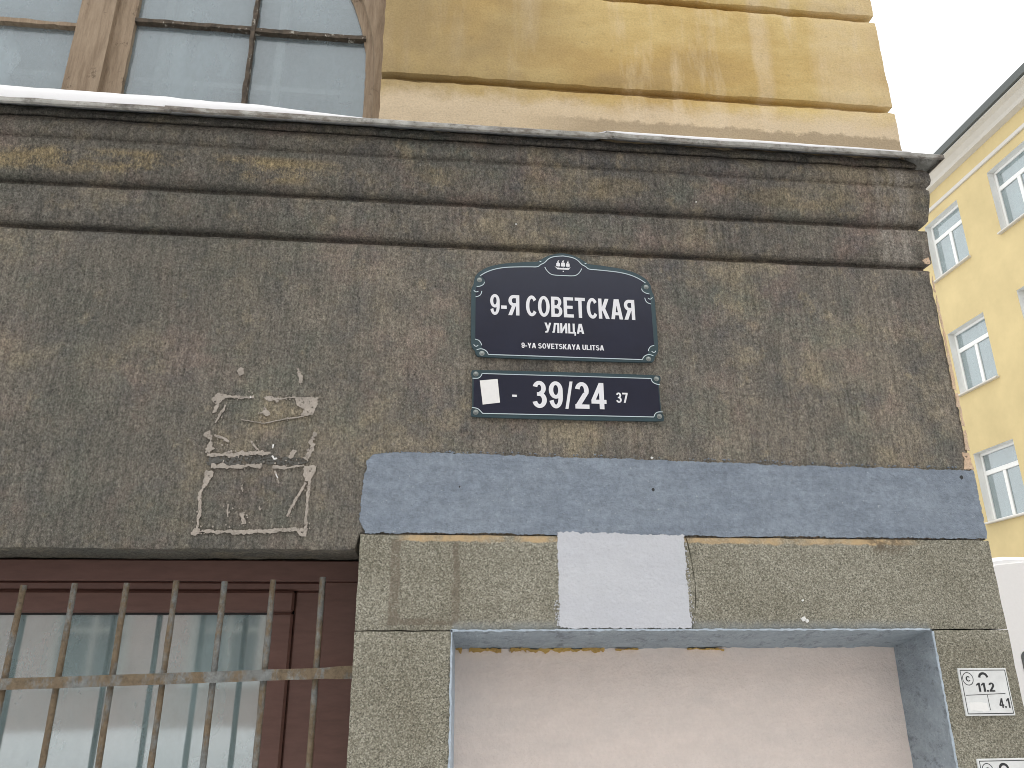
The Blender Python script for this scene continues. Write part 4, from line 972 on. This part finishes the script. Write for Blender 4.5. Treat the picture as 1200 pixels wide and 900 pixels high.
for v in ss[1]: v.co.y = vy0+.05
for a, b in zip(ss, ss[1:]):
    for k in range(len(a)): bm.faces.new((a[k], a[(k+1) % len(a)], b[(k+1) % len(a)], b[k]))
bm.faces.new(ss[0]); bm.faces.new(ss[-1]); link('body', bm, 'van', V, smooth=35)
for x0, x1 in ((5.115, 5.80), (5.90, 6.585)):
    r = .06; P = []
    for cx, cz, a0 in ((x1-r, 1.69-r, 0), (x0+r, 1.69-r, 90), (x0+r, 1.10+r, 180), (x1-r, 1.10+r, 270)):
        P += [(cx+r*math.cos(rad(a0+15*t)), cz+r*math.sin(rad(a0+15*t))) for t in range(7)]
    bm = NB(); prism(bm, P, vy0-.008, vy0+.01); link('rear_window', bm, 'van_glass', V)
bm = NB(); add_box(bm, vx0+.03, vx1-.03, vy0-.10, vy0-.001, .30, .50, .03, 2); link('bumper', bm, 'rubber', V)
for x in (vx0+.05, vx1-.17):
    bm = NB(); add_box(bm, x, x+.12, vy0-.02, vy0-.001, .75, 1.25, .01); l_ = link('tail_light', bm, 'red_lens', V)
    bm = NB(); add_box(bm, x+.015, x+.105, vy0-.026, vy0-.0205, .98, 1.08, .002); link('indicator', bm, 'amber_lens', l_)
bm = NB(); add_box(bm, 5.838, 5.858, vy0-.006, vy0-.001, .55, 2.30); link('door_seam', bm, 'rubber', V)
bm = NB(); add_box(bm, 5.90, 6.02, vy0-.03, vy0-.001, .95, 1.0, .008); link('door_handle', bm, 'rubber', V)
for x in (vx0+.11, vx1-.11):
    for y in (vy0+.95, vy1-1.0):
        def wheel(r, hw, n=28):
            b_ = NB(); A = [b_.verts.new((x-hw, y+r*math.cos(6.2832*i/n), .20+r*math.sin(6.2832*i/n))) for i in range(n)]; C = [b_.verts.new((x+hw, y+r*math.cos(6.2832*i/n), .20+r*math.sin(6.2832*i/n))) for i in range(n)]
            for i in range(n): b_.faces.new((A[i], A[(i+1) % n], C[(i+1) % n], C[i]))
            b_.faces.new(A); b_.faces.new(C); return b_
        w_ = link('wheel', wheel(.33, .105), 'rubber', V); link('rim', wheel(.20, .112), 'bolt', w_)
bm = NB(); rows = []
for i in range(31):
    y = vy0+.02+(7.25-vy0)*i/30; row = []
    for j in range(21):
        x = vx0+.14+(vx1-vx0-.28)*j/20; e = min(1, min(j, 20-j)/2.5)*min(1, i/1.5+.25)
        row.append(bm.verts.new((x, y, 2.425+.085*e**.5*(1+.1*noise.noise(Vector((x*3, y*3, 0)))))))
    rows.append(row)
for a, b in zip(rows, rows[1:]):
    for j in range(20): bm.faces.new((a[j], a[j+1], b[j+1], b[j]))
rim = rows[0]+[r[-1] for r in rows[1:]]+rows[-1][-2::-1]+[r[0] for r in rows[-2:0:-1]]
bk = [bm.verts.new((v.co.x, v.co.y, 2.40)) for v in rim]
for k in range(len(rim)): bm.faces.new((rim[k], rim[(k+1) % len(rim)], bk[(k+1) % len(rim)], bk[k]))
tag(link('snow', bm, 'snow', None, smooth=70), 'smooth cap of snow on the roof of the white van', 'snow', kind='stuff')

# ------------------------------------------------------------------ house across the main street: seen only as a reflection
OB = thing('pink_house', (-4, -21, -.16), 'pale pink house reflected in the barred window glass', 'building')
yo = -17.0; oc = [(-24+3.1*k, -22.6+3.1*k) for k in range(0, 15)]; orz = [(1.25, 3.0), (4.6, 6.5), (7.9, 9.8)]
xc = [-26]+[c for ab in oc for c in ab]+[24]; zc = [-.17]+[c for ab in orz for c in ab]+[11.5]
bm = NB()
for i in range(len(xc)-1):
    for j in range(len(zc)-1):
        if i % 2 == 1 and j % 2 == 1: continue
        bm.faces.new([bm.verts.new((x, yo, z)) for x, z in ((xc[i], zc[j]), (xc[i+1], zc[j]), (xc[i+1], zc[j+1]), (xc[i], zc[j+1]))])
for q in (((-26, yo, -.17), (-26, -27, -.17), (-26, -27, 11.5), (-26, yo, 11.5)), ((24, yo, -.17), (24, -27, -.17), (24, -27, 11.5), (24, yo, 11.5)), ((-26, -27, -.17), (24, -27, -.17), (24, -27, 11.5), (-26, -27, 11.5)), ((-26, yo, 11.5), (24, yo, 11.5), (24, -27, 11.5), (-26, -27, 11.5))):
    bm.faces.new([bm.verts.new(p) for p in q])
bmesh.ops.remove_doubles(bm, verts=bm.verts, dist=.001); link('wall', bm, 'op_wall', OB)
box('cornice', -26.2, 24.2, -17.0, -16.6, 11.0, 11.45, 'yb_white', OB, .05)
for a, b in oc:
    for c, e in orz:
        bm = NB(); add_box(bm, a-.15, b+.15, yo-.02, yo+.06, e+.001, e+.18); add_box(bm, a-.15, a-.001, yo-.02, yo+.06, c, e); add_box(bm, b+.001, b+.15, yo-.02, yo+.06, c, e)
        m_ = (a+b)/2; add_box(bm, m_-.05, m_+.05, yo-.16, yo-.10, c, e); add_box(bm, a, b, yo-.159, yo-.101, c+(e-c)*.66, c+(e-c)*.66+.09)
        w = link('window', bm, 'yb_white', OB)
        bm = NB(); add_box(bm, a-.02, b+.02, yo-.20, yo-.17, c-.02, e+.02); link('pane', bm, 'van_glass', w)
        bm = NB(); add_box(bm, a-.2, b+.2, yo-.19, yo+.22, c-.09, c-.001, .02); link('sill', bm, 'yb_white', w)
        bm = NB(); add_box(bm, a-.18, b+.18, yo-.02, yo+.20, c, c+.12, .03, 2); link('sill_snow', bm, 'snow', w)
bm = NB(); rows = []      # ploughed bank along the far kerb
for i in range(161):
    x = -40+.5*i; row = []
    for j in range(13):
        t = j/12; h = math.sin(math.pi*t)**.7*(.75+.22*noise.noise(Vector((x*.8, 0, 1)))+.1*noise.noise(Vector((x*2.7, t*4, 4))))
        row.append(bm.verts.new((x+.15*noise.noise(Vector((x, t*3, 9))), -12.8+2.0*t, -.135+h)))
    rows.append(row)
for a, b in zip(rows, rows[1:]):
    for j in range(12): bm.faces.new((a[j], a[j+1], b[j+1], b[j]))
tag(link('snow_bank', bm, 'snow', None, smooth=80), 'long ploughed snow bank reflected low in the barred window', 'snow bank', kind='stuff')
